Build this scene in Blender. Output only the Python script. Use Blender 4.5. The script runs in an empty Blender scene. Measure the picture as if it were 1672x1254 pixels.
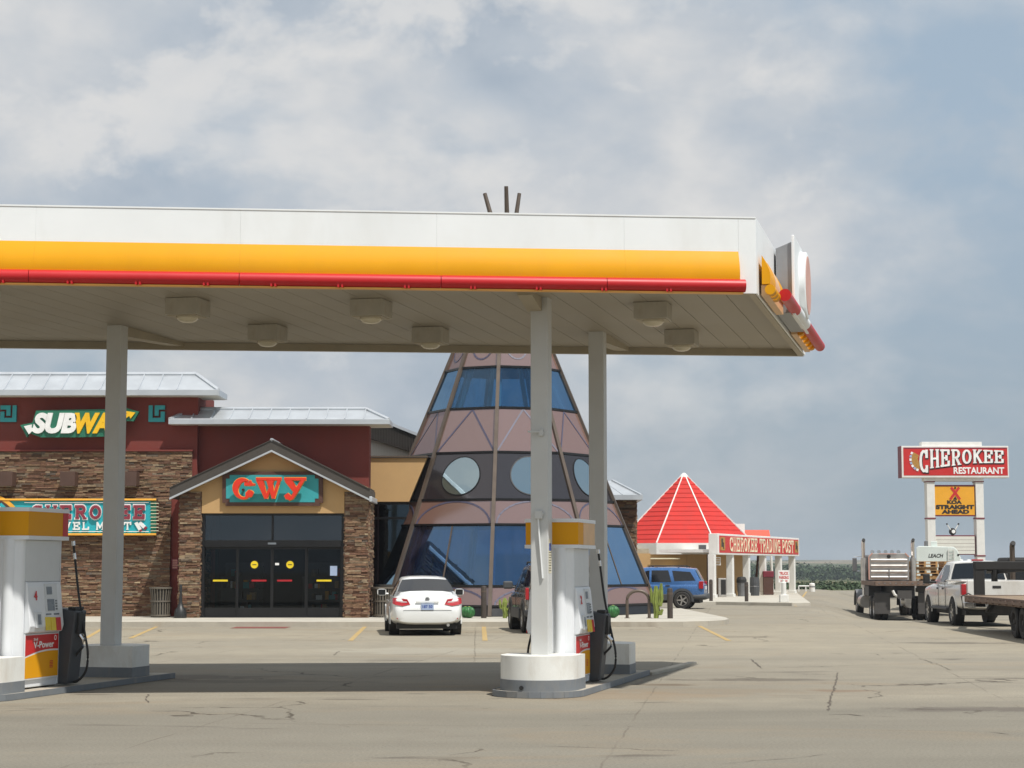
import bpy, math, random
from mathutils import Vector, Matrix
R = math.radians
sc = bpy.context.scene
col = sc.collection

# ------------------------------------------------------------------ camera
F = 3000.0; CAM_H = 1.72
PITCH = math.atan((925 - 627) / F)
cam_d = bpy.data.cameras.new('camera'); cam = bpy.data.objects.new('camera', cam_d); col.objects.link(cam)
cam_d.sensor_width = 36; cam_d.lens = 36 * F / 1672
cam.location = (0, 0, CAM_H); cam.rotation_euler = (R(90) + PITCH, 0, 0)
cam_d.clip_start = 0.5; cam_d.clip_end = 20000
sc.camera = cam

# ------------------------------------------------------------------ world + sun
SUN_V = Vector((0.36, -0.43, 1.0)).normalized()            # towards the sun
SUN_EL = math.asin(SUN_V.z)
SUN_AZ = math.atan2(SUN_V.x, SUN_V.y)                      # clockwise from +Y
w = bpy.data.worlds.new('World'); sc.world = w; w.use_nodes = True
wn = w.node_tree.nodes; wl = w.node_tree.links
bg = wn['Background']; bg.inputs['Strength'].default_value = 0.1
sky = wn.new('ShaderNodeTexSky'); sky.sky_type = 'NISHITA'; sky.sun_disc = False
sky.sun_elevation = SUN_EL; sky.sun_rotation = SUN_AZ
sky.air_density = 1.0; sky.dust_density = 2.0; sky.ozone_density = 2.0
def wnode(t, **k):
    n = wn.new(t)
    for a, v in k.items(): setattr(n, a, v)
    return n
def wmath(op, a, b=None, c=None, clamp=False):
    n = wn.new('ShaderNodeMath'); n.operation = op; n.use_clamp = clamp
    for i, v in enumerate((a, b, c)):
        if v is None: continue
        if isinstance(v, (int, float)): n.inputs[i].default_value = v
        else: wl.new(v, n.inputs[i])
    return n.outputs[0]
def wramp(f, stops):
    n = wn.new('ShaderNodeValToRGB'); e = n.color_ramp.elements
    while len(e) < len(stops): e.new(0.5)
    for el, (p, c) in zip(e, stops): el.position = p; el.color = (c[0], c[1], c[2], 1) if not isinstance(c, (int, float)) else (c, c, c, 1)
    wl.new(f, n.inputs[0]); return n.outputs[0]
def wmix(f, a, b):
    n = wn.new('ShaderNodeMix'); n.data_type = 'RGBA'
    for i, v in ((0, f), (6, a), (7, b)):
        if isinstance(v, (int, float)): n.inputs[i].default_value = v
        elif isinstance(v, tuple): n.inputs[i].default_value = (*v, 1)
        else: wl.new(v, n.inputs[i])
    return n.outputs[2]
tc = wn.new('ShaderNodeTexCoord')
sep = wn.new('ShaderNodeSeparateXYZ'); wl.new(tc.outputs['Generated'], sep.inputs[0])
zc = wmath('MAXIMUM', sep.outputs[2], 0.0)
# cloud field in direction space, a little flattened toward the horizon
cmb = wn.new('ShaderNodeCombineXYZ'); wl.new(sep.outputs[0], cmb.inputs[0]); wl.new(sep.outputs[1], cmb.inputs[1]); wl.new(wmath('MULTIPLY', zc, 1.55), cmb.inputs[2])
def wnoise(scale, detail, rough, dist, off):
    mp = wn.new('ShaderNodeMapping'); wl.new(cmb.outputs[0], mp.inputs[0]); mp.inputs['Location'].default_value = off
    n = wn.new('ShaderNodeTexNoise'); n.inputs['Scale'].default_value = scale; n.inputs['Detail'].default_value = detail
    n.inputs['Roughness'].default_value = rough; n.inputs['Distortion'].default_value = dist
    wl.new(mp.outputs[0], n.inputs['Vector']); return n.outputs['Fac']
big = wnoise(5.0, 4, 0.5, 0.1, (3.1, 1.7, 0.4))
puff = wnoise(11.0, 9, 0.56, 0.1, (7.3, 2.2, 0))
shade = wnoise(6.0, 5, 0.48, 0.15, (1.3, 9.2, 2.0))
dens = wmath('ADD', wmath('MULTIPLY', big, 0.68), wmath('MULTIPLY', puff, 0.32))
# more cloud to the west (left) and overhead, thinner to the right
west = wmath('MULTIPLY', wmath('SUBTRACT', 0.13, sep.outputs[0]), 0.75); west = wmath('MINIMUM', wmath('MAXIMUM', west, -0.13), 0.11)
high = wmath('MULTIPLY', wmath('SUBTRACT', zc, 0.17), 0.8); high = wmath('MINIMUM', wmath('MAXIMUM', high, -0.05), 0.09)
dens2 = wmath('ADD', dens, wmath('ADD', west, high))
cover = wramp(dens2, [(0.44, 0.0), (0.54, 0.60), (0.60, 0.92), (0.68, 1.0)])
lum = wmath('ADD', wmath('MULTIPLY', shade, 0.62), wmath('MULTIPLY', puff, 0.38))
ccol = wramp(lum, [(0.38, (3.75, 4.3, 5.0)), (0.45, (4.6, 5.05, 5.6)), (0.51, (5.45, 5.7, 6.0)), (0.57, (6.5, 6.5, 6.5)), (0.63, (7.5, 7.35, 7.1))])
veil = wmix(0.88, sky.outputs[0], (3.0, 3.75, 4.45))       # thin high overcast over the blue
lowc = wramp(zc, [(0.0, (3.05, 3.65, 4.0)), (0.10, (3.4, 4.2, 4.95)), (0.22, (3.65, 4.65, 5.75)), (0.5, (3.4, 4.5, 5.8))])
veil = wmix(0.75, veil, lowc)
wisp = wramp(wnoise(8.0, 7, 0.6, 0.35, (4.4, 0.3, 5.0)), [(0.48, 0.0), (0.68, 0.45)])
veil = wmix(wisp, veil, (5.3, 5.45, 5.6))
glow = wmath('MULTIPLY', wramp(wmath('ADD', wnoise(8.5, 9, 0.58, 0.25, (2.2, 6.1, 1.0)), wmath('MULTIPLY', high, 0.8)), [(0.55, 0.0), (0.63, 0.75), (0.75, 0.9)]), cover)
ccol = wmix(glow, ccol, (7.3, 7.15, 6.95))
skyc = wmix(wmath('MULTIPLY', cover, 0.9), veil, ccol)
wl.new(skyc, bg.inputs['Color'])

sun_d = bpy.data.lights.new('sun', 'SUN'); sun = bpy.data.objects.new('sun', sun_d); col.objects.link(sun)
sun_d.energy = 4.3; sun_d.angle = R(0.8); sun_d.color = (1.0, 0.965, 0.905)
sun.rotation_euler = (-SUN_V).to_track_quat('-Z', 'Y').to_euler()
sun.location = (20, -30, 60)
sc.view_settings.view_transform = 'Standard'; sc.view_settings.look = 'None'
sc.view_settings.exposure = 0.1; sc.view_settings.gamma = 1.0
sc.render.engine = 'CYCLES'
sc.cycles.use_denoising = True
sc.cycles.max_bounces = 8; sc.cycles.glossy_bounces = 4; sc.cycles.transparent_max_bounces = 12
sc.cycles.caustics_reflective = False; sc.cycles.caustics_refractive = False

# ------------------------------------------------------------------ pixel helper (photo pixels 1672x1254 -> point at depth Y)
cp, sp_ = math.cos(PITCH), math.sin(PITCH)
def at(px, py, Y):
    x = (px - 836) / F; c = -(py - 627) / F
    dy = cp - sp_ * c; dz = sp_ + cp * c
    s = Y / dy
    return Vector((x * s, Y, CAM_H + dz * s))
def ax(px, Y, py=850): return at(px, py, Y).x
def az(py, Y): return at(836, py, Y).z
def ground_at(px, py, z=0.0):
    a = at(px, py, 1.0); d = a - Vector((0, 0, CAM_H))
    s = (z - CAM_H) / d.z
    return Vector((d.x * s, d.y * s, z))

# ------------------------------------------------------------------ materials
def nodes(name):
    m = bpy.data.materials.new(name); m.use_nodes = True
    nt = m.node_tree; return m, nt, nt.nodes['Principled BSDF']
def mk(nt, t, **k):
    n = nt.nodes.new(t)
    for a, v in k.items(): setattr(n, a, v)
    return n
def setin(nt, n, key, v):
    if v is None: return
    if hasattr(v, 'is_linked') or hasattr(v, 'links'): nt.links.new(v, n.inputs[key])
    elif isinstance(v, (tuple, list)) and len(v) == 3 and n.inputs[key].type == 'RGBA': n.inputs[key].default_value = (*v, 1)
    else: n.inputs[key].default_value = v
def nmath(nt, op, a, b=None, c=None, clamp=False):
    n = mk(nt, 'ShaderNodeMath', operation=op, use_clamp=clamp)
    for i, v in enumerate((a, b, c)): setin(nt, n, i, v)
    return n.outputs[0]
def nmix(nt, f, a, b, blend='MIX'):
    n = mk(nt, 'ShaderNodeMix', data_type='RGBA', blend_type=blend)
    setin(nt, n, 0, f); setin(nt, n, 6, a); setin(nt, n, 7, b); return n.outputs[2]
def nnoise(nt, scale, detail=4, rough=.55, dist=0, vec=None, scl=None, coord='Object'):
    if vec is None:
        t = mk(nt, 'ShaderNodeTexCoord'); vec = t.outputs[coord]
    if scl is not None:
        mp = mk(nt, 'ShaderNodeMapping'); nt.links.new(vec, mp.inputs[0]); mp.inputs['Scale'].default_value = scl; vec = mp.outputs[0]
    n = mk(nt, 'ShaderNodeTexNoise'); setin(nt, n, 'Scale', scale); setin(nt, n, 'Detail', detail); setin(nt, n, 'Roughness', rough); setin(nt, n, 'Distortion', dist)
    nt.links.new(vec, n.inputs['Vector']); return n.outputs['Fac']
def nramp(nt, f, stops, interp='LINEAR'):
    n = mk(nt, 'ShaderNodeValToRGB'); n.color_ramp.interpolation = interp; e = n.color_ramp.elements
    while len(e) < len(stops): e.new(.5)
    for el, (p, c) in zip(e, stops): el.position = p; el.color = (c, c, c, 1) if isinstance(c, (int, float)) else (*c, 1)
    nt.links.new(f, n.inputs[0]); return n.outputs[0]
def nbump(nt, h, strength=.3, dist=.01):
    b = mk(nt, 'ShaderNodeBump'); setin(nt, b, 'Strength', strength); setin(nt, b, 'Distance', dist); nt.links.new(h, b.inputs['Height']); return b.outputs[0]
def scale3(c, k): return tuple(min(1, max(0, x * k)) for x in c)

def M(name, c, rough=.55, metal=0., var=.12, vs=2.5, bump=0., bs=60, dirt=None, ds=1.2, coat=0., spec=.5):
    """painted / plain surface with mottling and, if asked, grime patches"""
    m, nt, p = nodes(name)
    n = nnoise(nt, vs, 5, .6)
    cc = nramp(nt, n, [(.3, scale3(c, 1 - var)), (.7, scale3(c, 1 + var))])
    if dirt:
        d = nnoise(nt, ds, 6, .65, .3, scl=(1, 1, .35))
        cc = nmix(nt, nmath(nt, 'MULTIPLY', nramp(nt, d, [(.5, 0.), (.72, 1.)]), dirt[1]), cc, dirt[0])
    nt.links.new(cc, p.inputs['Base Color'])
    r = nramp(nt, n, [(.3, max(0, rough - .06)), (.7, min(1, rough + .06))]); nt.links.new(r, p.inputs['Roughness'])
    p.inputs['Metallic'].default_value = metal; p.inputs['Coat Weight'].default_value = coat; p.inputs['Specular IOR Level'].default_value = spec
    if bump: nt.links.new(nbump(nt, nnoise(nt, bs, 4), bump, .01), p.inputs['Normal'])
    return m

mats = {}
def mat(key, *a, **k):
    mats[key] = M(key, *a, **k); return mats[key]

mat('white_paint', (.83, .85, .85), .45, var=.035, vs=.7, dirt=((.55, .53, .47), .24), ds=1.1)
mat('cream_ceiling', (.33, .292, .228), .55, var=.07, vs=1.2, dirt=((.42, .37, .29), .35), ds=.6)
mat('beam_paint', (.40, .35, .26), .6, var=.10, dirt=((.38, .30, .20), .4))
mat('column_paint', (.58, .585, .57), .45, var=.04, dirt=((.52, .48, .40), .28), ds=1.4)
mat('old_tape', (.66, .61, .45), .7, var=.15, vs=18)
mat('yellow_panel', (.74, .335, .006), .5, var=.05, vs=.8, dirt=((.60, .28, .02), .25), spec=.18)
mat('bracket_grey', (.27, .28, .29), .5)
mat('red_panel', (.52, .008, .012), .45, var=.06, vs=1.0)
mat('orange_lip', (.85, .42, .08), .5)
mat('faded_peach', (.72, .46, .24), .5, var=.10)
mat('faded_pink', (.62, .34, .27), .5, var=.10)
mat('fixture_metal', (.43, .40, .335), .6, var=.12, dirt=((.30, .21, .13), .5), ds=5)
mat('lens_glass', (.62, .56, .42), .2, var=.05)
mat('base_grey', (.17, .185, .20), .6, var=.10, dirt=((.30, .27, .22), .4), ds=4)
mat('base_white', (.78, .78, .74), .5, var=.05, dirt=((.50, .43, .34), .45), ds=2.5)
mat('dispenser_white', (.76, .78, .80), .32, var=.03)
mat('dispenser_face', (.66, .68, .69), .4, var=.05)
mat('screen_grey', (.17, .19, .21), .25)
mat('black_rubber', (.016, .016, .017), .55, var=.2)
mat('dark_plastic', (.055, .06, .068), .5, var=.12)
mat('chrome', (.74, .74, .75), .16, 1., var=.06)
mat('dark_bronze', (.060, .045, .034), .42, .35, var=.12)
mat('button_yellow', (.78, .58, .02), .4); mat('button_red', (.62, .03, .03), .4)
mat('ink_red', (.58, .03, .03), .5); mat('ink_white', (.86, .86, .84), .5); mat('ink_black', (.018, .016, .015), .5)
mat('ink_blue', (.05, .09, .32), .5)
mat('maroon_stucco', (.19, .040, .030), .85, var=.10, vs=1.3, bump=.35, bs=45)
mat('tan_stucco', (.50, .315, .14), .85, var=.06, vs=1.2, bump=.3, bs=45)
mat('galv_roof', (.60, .63, .66), .38, .55, var=.06, vs=1.5)
mat('roof_brown', (.062, .053, .045), .6, .0, var=.10)
mat('siding_white', (.70, .69, .62), .6, var=.05)
mat('frame_black', (.012, .012, .013), .35, .2)
mat('mullion_brown', (.115, .088, .068), .45, .25, var=.12)
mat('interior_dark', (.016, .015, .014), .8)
mat('shelf_goods', (.14, .10, .07), .7, var=.6, vs=9)
mat('teal_face', (.035, .335, .36), .55, var=.06)
mat('teal_bright', (.02, .40, .46), .5, var=.06)
mat('sign_brown', (.085, .038, .026), .6, var=.12)
mat('letter_red', (.72, .035, .012), .4, var=.04)
mat('neon_gold', (.85, .42, .045), .45)
mat('sign_green', (.02, .16, .095), .5); mat('sign_yellow', (.90, .52, .015), .5)
mat('maroon_letter', (.25, .028, .05), .6, var=.25, vs=20)
mat('box_brown', (.085, .045, .032), .55)
mat('slat_taupe', (.13, .112, .088), .6, var=.12)
mat('urn_black', (.02, .02, .02), .45)
mat('post_brown', (.055, .042, .034), .5, var=.12)
mat('cactus_green', (.20, .245, .05), .6, var=.25, vs=7)
mat('melon_green', (.028, .13, .035), .4, var=.5, vs=7)
mat('pale_concrete', (.47, .44, .375), .9, var=.09, vs=1.2, bump=.3, bs=30, dirt=((.33, .28, .21), .5), ds=.7)
mat('kerb_concrete', (.42, .385, .32), .9, var=.10, vs=1.8, bump=.3, bs=30, dirt=((.27, .21, .15), .6), ds=.9)
mat('stripe_yellow', (.44, .30, .11), .85, var=.2, vs=5, dirt=((.30, .265, .21), 1.), ds=3.5)
mat('crack_dark', (.115, .095, .075), .95, var=.35, vs=6)
mat('mat_maroon', (.20, .060, .048), .9, var=.15, bump=.4, bs=80)
mat('red_shingle', (.50, .022, .015), .75, var=.10, vs=2.0, bump=.25, bs=25)
mat('red_roof_far', (.62, .10, .06), .7, var=.06)
mat('trim_white', (.76, .75, .71), .55, var=.05, dirt=((.52, .50, .45), .3))
mat('sign_red', (.56, .022, .020), .45, var=.05)
mat('sign_maroon', (.18, .02, .035), .5)
mat('sign_orange', (.80, .38, .02), .5, var=.04)
mat('letter_cream', (.80, .74, .52), .55, var=.06)
mat('feather_gold', (.42, .22, .045), .6, var=.3, vs=14)
mat('glass_dark', (.008, .010, .013), .06, spec=.7)
mat('tyre', (.022, .021, .020), .8, var=.2, dirt=((.13, .11, .09), .5), ds=4)
mat('alloy', (.52, .51, .49), .3, .8)
mat('tail_red', (.40, .012, .018), .18, coat=.5); mat('tail_clear', (.66, .55, .55), .18, coat=.5)
mat('plate_blue', (.34, .42, .58), .5)
mat('car_white', (.78, .79, .78), .22, coat=.6, var=.02)
mat('car_pewter', (.20, .185, .165), .25, .5, coat=.6, var=.04)
mat('car_blue', (.05, .145, .36), .25, .25, coat=.6, var=.05)
mat('car_red', (.42, .015, .03), .25, coat=.6); mat('car_silver', (.46, .50, .54), .25, .4, coat=.5)
mat('clad_grey', (.065, .068, .072), .6, var=.1)
mat('pickup_white', (.72, .71, .68), .3, coat=.5, var=.03, dirt=((.40, .33, .25), .55), ds=1.0)
mat('alum_ridged', (.60, .57, .53), .34, .85, var=.10, vs=4)
mat('truck_grey', (.20, .20, .205), .4, .4, var=.15)
mat('deck_rust', (.17, .115, .085), .75, var=.3, vs=6)
mat('deck_wood', (.26, .19, .125), .85, var=.3, vs=5)
mat('pallet_wood', (.40, .225, .085), .85, var=.28, vs=4)
mat('flap_grey', (.065, .06, .056), .8, var=.15)
mat('chassis_black', (.018, .017, .016), .7, var=.2)
mat('truck_body_white', (.70, .76, .72), .5, var=.04, dirt=((.5, .5, .45), .25))
mat('rail_white', (.75, .75, .72), .6)
mat('leaf_far', (.040, .066, .026), .85, var=.45, vs=.25)
mat('bark', (.09, .07, .05), .9)

def glossy_glass(name, tint, base, gl=.8, rough=.015, wav=.0):
    m, nt, p = nodes(name)
    out = nt.nodes['Material Output']; nt.nodes.remove(p)
    g = mk(nt, 'ShaderNodeBsdfGlossy'); setin(nt, g, 'Color', tint); setin(nt, g, 'Roughness', rough)
    d = mk(nt, 'ShaderNodeBsdfDiffuse'); setin(nt, d, 'Color', base)
    if wav:
        nb = nbump(nt, nnoise(nt, .9, 2), wav, .02); nt.links.new(nb, g.inputs['Normal'])
    mx = mk(nt, 'ShaderNodeMixShader'); mx.inputs[0].default_value = gl
    nt.links.new(d.outputs[0], mx.inputs[1]); nt.links.new(g.outputs[0], mx.inputs[2]); nt.links.new(mx.outputs[0], out.inputs[0])
    mats[name] = m
def see_glass(name, tint, refl, fac, wav=.06):
    m, nt, p = nodes(name)
    out = nt.nodes['Material Output']; nt.nodes.remove(p)
    g = mk(nt, 'ShaderNodeBsdfGlossy'); setin(nt, g, 'Color', refl); setin(nt, g, 'Roughness', .015)
    h = nmath(nt, 'ADD', nnoise(nt, .55, 2), nmath(nt, 'MULTIPLY', nnoise(nt, 2.2, 2), .25)); nt.links.new(nbump(nt, h, wav, .05), g.inputs['Normal'])
    t = mk(nt, 'ShaderNodeBsdfTransparent'); setin(nt, t, 'Color', tint)
    lw = mk(nt, 'ShaderNodeLayerWeight'); lw.inputs[0].default_value = .25
    f = nmath(nt, 'MULTIPLY_ADD', lw.outputs['Fresnel'], .6, fac, True)
    dd = mk(nt, 'ShaderNodeBsdfDiffuse'); setin(nt, dd, 'Color', (.30, .31, .32))
    mx = mk(nt, 'ShaderNodeMixShader'); nt.links.new(f, mx.inputs[0]); nt.links.new(t.outputs[0], mx.inputs[1]); nt.links.new(g.outputs[0], mx.inputs[2])
    m2 = mk(nt, 'ShaderNodeMixShader'); nt.links.new(nramp(nt, nnoise(nt, 1.1, 6, .65, .5, scl=(1, 1, .4)), [(.45, .004), (.75, .05)]), m2.inputs[0]); nt.links.new(mx.outputs[0], m2.inputs[1]); nt.links.new(dd.outputs[0], m2.inputs[2])
    nt.links.new(m2.outputs[0], out.inputs[0]); mats[name] = m
see_glass('tower_blue_glass', (.33, .53, .74), (.22, .37, .56), .36)
see_glass('tower_clear_glass', (.50, .70, .84), (.20, .34, .50), .20)
see_glass('tower_round_glass', (.42, .62, .66), (.62, .76, .80), .62)
glossy_glass('tower_dark_panel', (.16, .15, .155), (.045, .04, .042), .55, .10)
glossy_glass('tower_pink_panel', (.44, .43, .49), (.22, .130, .100), .33, .12)
glossy_glass('link_dark_glass', (.075, .10, .12), (.004, .005, .006), .7, .02, .04)
mat('pattern_navy', (.075, .07, .115), .4)

def clear_pane(name, tint, gl):
    m, nt, p = nodes(name)
    out = nt.nodes['Material Output']; nt.nodes.remove(p)
    g = mk(nt, 'ShaderNodeBsdfGlossy'); setin(nt, g, 'Roughness', .01); setin(nt, g, 'Color', (.85, .9, .95))
    t = mk(nt, 'ShaderNodeBsdfTransparent'); setin(nt, t, 'Color', tint)
    fr = mk(nt, 'ShaderNodeFresnel'); fr.inputs[0].default_value = 1.33
    f = nmath(nt, 'MULTIPLY_ADD', fr.outputs[0], 1.0, gl, True)
    mx = mk(nt, 'ShaderNodeMixShader'); nt.links.new(f, mx.inputs[0]); nt.links.new(t.outputs[0], mx.inputs[1]); nt.links.new(g.outputs[0], mx.inputs[2])
    nt.links.new(mx.outputs[0], out.inputs[0]); mats[name] = m
clear_pane('door_pane', (.66, .69, .70), .0)
clear_pane('transom_pane', (.35, .37, .4), .085)

def stone_material():
    m, nt, p = nodes('ledger_stone')
    a = mk(nt, 'ShaderNodeAttribute', attribute_name='rnd')
    base = nramp(nt, a.outputs['Fac'], [(0, (.07, .042, .028)), (.22, (.165, .082, .048)), (.40, (.25, .155, .088)), (.55, (.19, .096, .062)), (.70, (.33, .235, .14)), (.84, (.135, .105, .082)), (1, (.45, .34, .215))], 'LINEAR')
    n = nnoise(nt, 9, 6, .65, .4, scl=(1, 1, 3))
    cc = nmix(nt, 1.0, base, nramp(nt, n, [(.25, .55), (.75, 1.35)]), 'MULTIPLY')
    nt.links.new(cc, p.inputs['Base Color']); p.inputs['Roughness'].default_value = .9
    nt.links.new(nbump(nt, nnoise(nt, 22, 6, .7), .8, .02), p.inputs['Normal']); mats['ledger_stone'] = m
stone_material()

def lot_material():
    m, nt, p = nodes('worn_concrete')
    t = mk(nt, 'ShaderNodeTexCoord'); v = t.outputs['Object']
    n_big = nnoise(nt, .10, 4, .5, .6, v)
    n_sweep = nnoise(nt, 1.0, 5, .55, .8, v, (.10, .55, 1))
    n_mid = nnoise(nt, 1.6, 6, .6, .2, v)
    n_fine = nnoise(nt, 35, 3, .6, 0, v)
    c = nramp(nt, n_sweep, [(.26, (.242, .221, .182)), (.5, (.298, .273, .226)), (.74, (.345, .317, .262))])
    sy = mk(nt, 'ShaderNodeSeparateXYZ'); nt.links.new(v, sy.inputs[0])
    edge = nmath(nt, 'ADD', sy.outputs[1], nmath(nt, 'MULTIPLY', nmath(nt, 'SUBTRACT', nnoise(nt, .35, 6, .65, .4, v), .5), 3.2))
    edge = nmath(nt, 'ADD', edge, nmath(nt, 'MULTIPLY', sy.outputs[0], -.05))
    # older grey pour in the foreground, paler tone toward the store
    c = nmix(nt, nramp(nt, nmath(nt, 'DIVIDE', edge, 100.), [(.218, .8), (.240, 0.)]), c, nramp(nt, n_sweep, [(.28, (.170, .161, .138)), (.72, (.228, .216, .186))]))
    c = nmix(nt, nramp(nt, nmath(nt, 'DIVIDE', edge, 100.), [(.345, 0.), (.40, .55), (.60, .55), (.75, 0.)]), c, (.375, .335, .262))
    c = nmix(nt, nramp(nt, n_big, [(.38, 0.), (.62, .45)]), c, (.235, .222, .195))
    # warm dust and rust-stained zones
    rust = nramp(nt, nnoise(nt, .33, 5, .6, 1.2, v, (.55, 1.3, 1)), [(.54, 0.), (.72, .42)])
    c = nmix(nt, rust, c, (.295, .225, .150))
    c = nmix(nt, nramp(nt, n_mid, [(.3, .35), (.62, 0.)]), c, (.19, .172, .145))
    # oil drips and dark stains
    oil = nramp(nt, nnoise(nt, .8, 4, .55, .5, v, (.38, 1.15, 1)), [(.645, 0.), (.72, .6)])
    c = nmix(nt, oil, c, (.085, .072, .062))
    oil2 = nramp(nt, nnoise(nt, 3.1, 3, .5, .4, v, (.6, 1, 1)), [(.70, 0.), (.76, .55)])
    c = nmix(nt, oil2, c, (.10, .085, .07))
    c = nmix(nt, 1., c, nramp(nt, n_fine, [(.3, .80), (.7, 1.17)]), 'MULTIPLY')
    for (px, py, rx, ry, cc, st_) in ((1600, 1158, 1.35, .42, (.10, .082, .075), .75), (1225, 1110, 1.5, .50, (.095, .08, .066), .8), (1085, 1118, .45, .35, (.12, .085, .055), .8), (1010, 1136, 2.0, .95, (.30, .21, .13), .45), (1180, 1128, 2.2, .7, (.24, .185, .13), .45),
            (1560, 1050, 1.5, .7, (.10, .085, .072), .75), (1210, 1040, 1.1, .6, (.14, .115, .09), .6), (290, 1106, 1.6, .9, (.075, .06, .05), .6), (400, 1112, 2.2, .5, (.09, .075, .06), .5), (1370, 1128, .6, .3, (.20, .12, .075), .6), (150, 1134, .35, .12, (.08, .065, .05), .7), (580, 1142, .5, .12, (.08, .065, .05), .6), (1060, 1020, 1.0, .5, (.14, .12, .095), .6), (700, 1062, 2.6, 1.8, (.40, .385, .34), .5), (600, 1129, 5.0, .35, (.29, .225, .155), .4)):
        g = ground_at(px, py); mp = mk(nt, 'ShaderNodeMapping', vector_type='TEXTURE'); nt.links.new(v, mp.inputs[0]); mp.inputs['Location'].default_value = g; mp.inputs['Scale'].default_value = (rx, ry, 1)
        ln = mk(nt, 'ShaderNodeVectorMath', operation='LENGTH'); nt.links.new(mp.outputs[0], ln.inputs[0])
        f = nmath(nt, 'ADD', ln.outputs['Value'], nmath(nt, 'MULTIPLY', nmath(nt, 'SUBTRACT', nnoise(nt, 1.5, 6, .65, .6, v), .5), 2.2))
        c = nmix(nt, nramp(nt, f, [(.5, st_ * .75), (1.05, 0.)]), c, cc)
    # saw joints: slabs 4.6 m, turned a little
    mp = mk(nt, 'ShaderNodeMapping'); nt.links.new(v, mp.inputs[0]); mp.inputs['Rotation'].default_value = (0, 0, R(7)); mp.inputs['Location'].default_value = (1.2, .8, 0)
    s = mk(nt, 'ShaderNodeSeparateXYZ'); nt.links.new(mp.outputs[0], s.inputs[0])
    wob = nmath(nt, 'MULTIPLY', nmath(nt, 'SUBTRACT', nnoise(nt, 1.3, 4, .6, 0, v), .5), .10)
    def joint(o, per, wd):
        f = nmath(nt, 'FRACT', nmath(nt, 'DIVIDE', nmath(nt, 'ADD', o, wob), per))
        d = nmath(nt, 'ABSOLUTE', nmath(nt, 'SUBTRACT', f, .5))
        return nmath(nt, 'GREATER_THAN', d, .5 - wd / per)
    j = nmath(nt, 'MAXIMUM', joint(s.outputs[0], 4.6, .012), joint(s.outputs[1], 5.2, .015))
    c = nmix(nt, nmath(nt, 'MULTIPLY', j, nramp(nt, nnoise(nt, .6, 3, .5, 0, v), [(.40, .0), (.62, .75)])), c, (.13, .11, .09))
    # random cracks
    dv = mk(nt, 'ShaderNodeVectorMath', operation='ADD'); nz = mk(nt, 'ShaderNodeTexNoise'); nz.inputs['Scale'].default_value = 1.1; nz.inputs['Detail'].default_value = 5
    nt.links.new(v, nz.inputs['Vector']); nt.links.new(v, dv.inputs[0]); nt.links.new(nz.outputs['Color'], dv.inputs[1])
    vo = mk(nt, 'ShaderNodeTexVoronoi', feature='DISTANCE_TO_EDGE'); vo.inputs['Scale'].default_value = .16; nt.links.new(dv.outputs[0], vo.inputs['Vector'])
    ck = nmath(nt, 'LESS_THAN', vo.outputs['Distance'], .0035)
    ck = nmath(nt, 'MULTIPLY', ck, nramp(nt, nnoise(nt, .45, 3, .5, 0, v), [(.50, 0.), (.58, .85)]))
    c = nmix(nt, ck, c, (.07, .058, .045))
    c = nmix(nt, 1., c, (.95, .925, .865), 'MULTIPLY')
    nt.links.new(c, p.inputs['Base Color'])
    nt.links.new(nramp(nt, n_mid, [(.3, .80), (.7, .95)]), p.inputs['Roughness']); p.inputs['Specular IOR Level'].default_value = .3
    hb = nmath(nt, 'ADD', nmath(nt, 'MULTIPLY', n_fine, .6), nmath(nt, 'MULTIPLY', n_mid, .8))
    nt.links.new(nbump(nt, hb, .35, .012), p.inputs['Normal']); mats['worn_concrete'] = m
lot_material()

def land_material():
    m, nt, p = nodes('prairie')
    t = mk(nt, 'ShaderNodeTexCoord'); v = t.outputs['Object']
    a = nnoise(nt, .0035, 5, .6, .8, v, (1, .45, 1)); b = nnoise(nt, .05, 5, .65, .4, v)
    c = nramp(nt, a, [(.36, (.055, .070, .032)), (.46, (.11, .118, .052)), (.52, (.21, .17, .10)), (.66, (.29, .225, .145))])
    c = nmix(nt, nramp(nt, b, [(.35, .6), (.6, 0.)]), c, (.04, .055, .024))
    nt.links.new(c, p.inputs['Base Color']); p.inputs['Roughness'].default_value = .95; p.inputs['Specular IOR Level'].default_value = .1
    mats['prairie'] = m
land_material()

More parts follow.
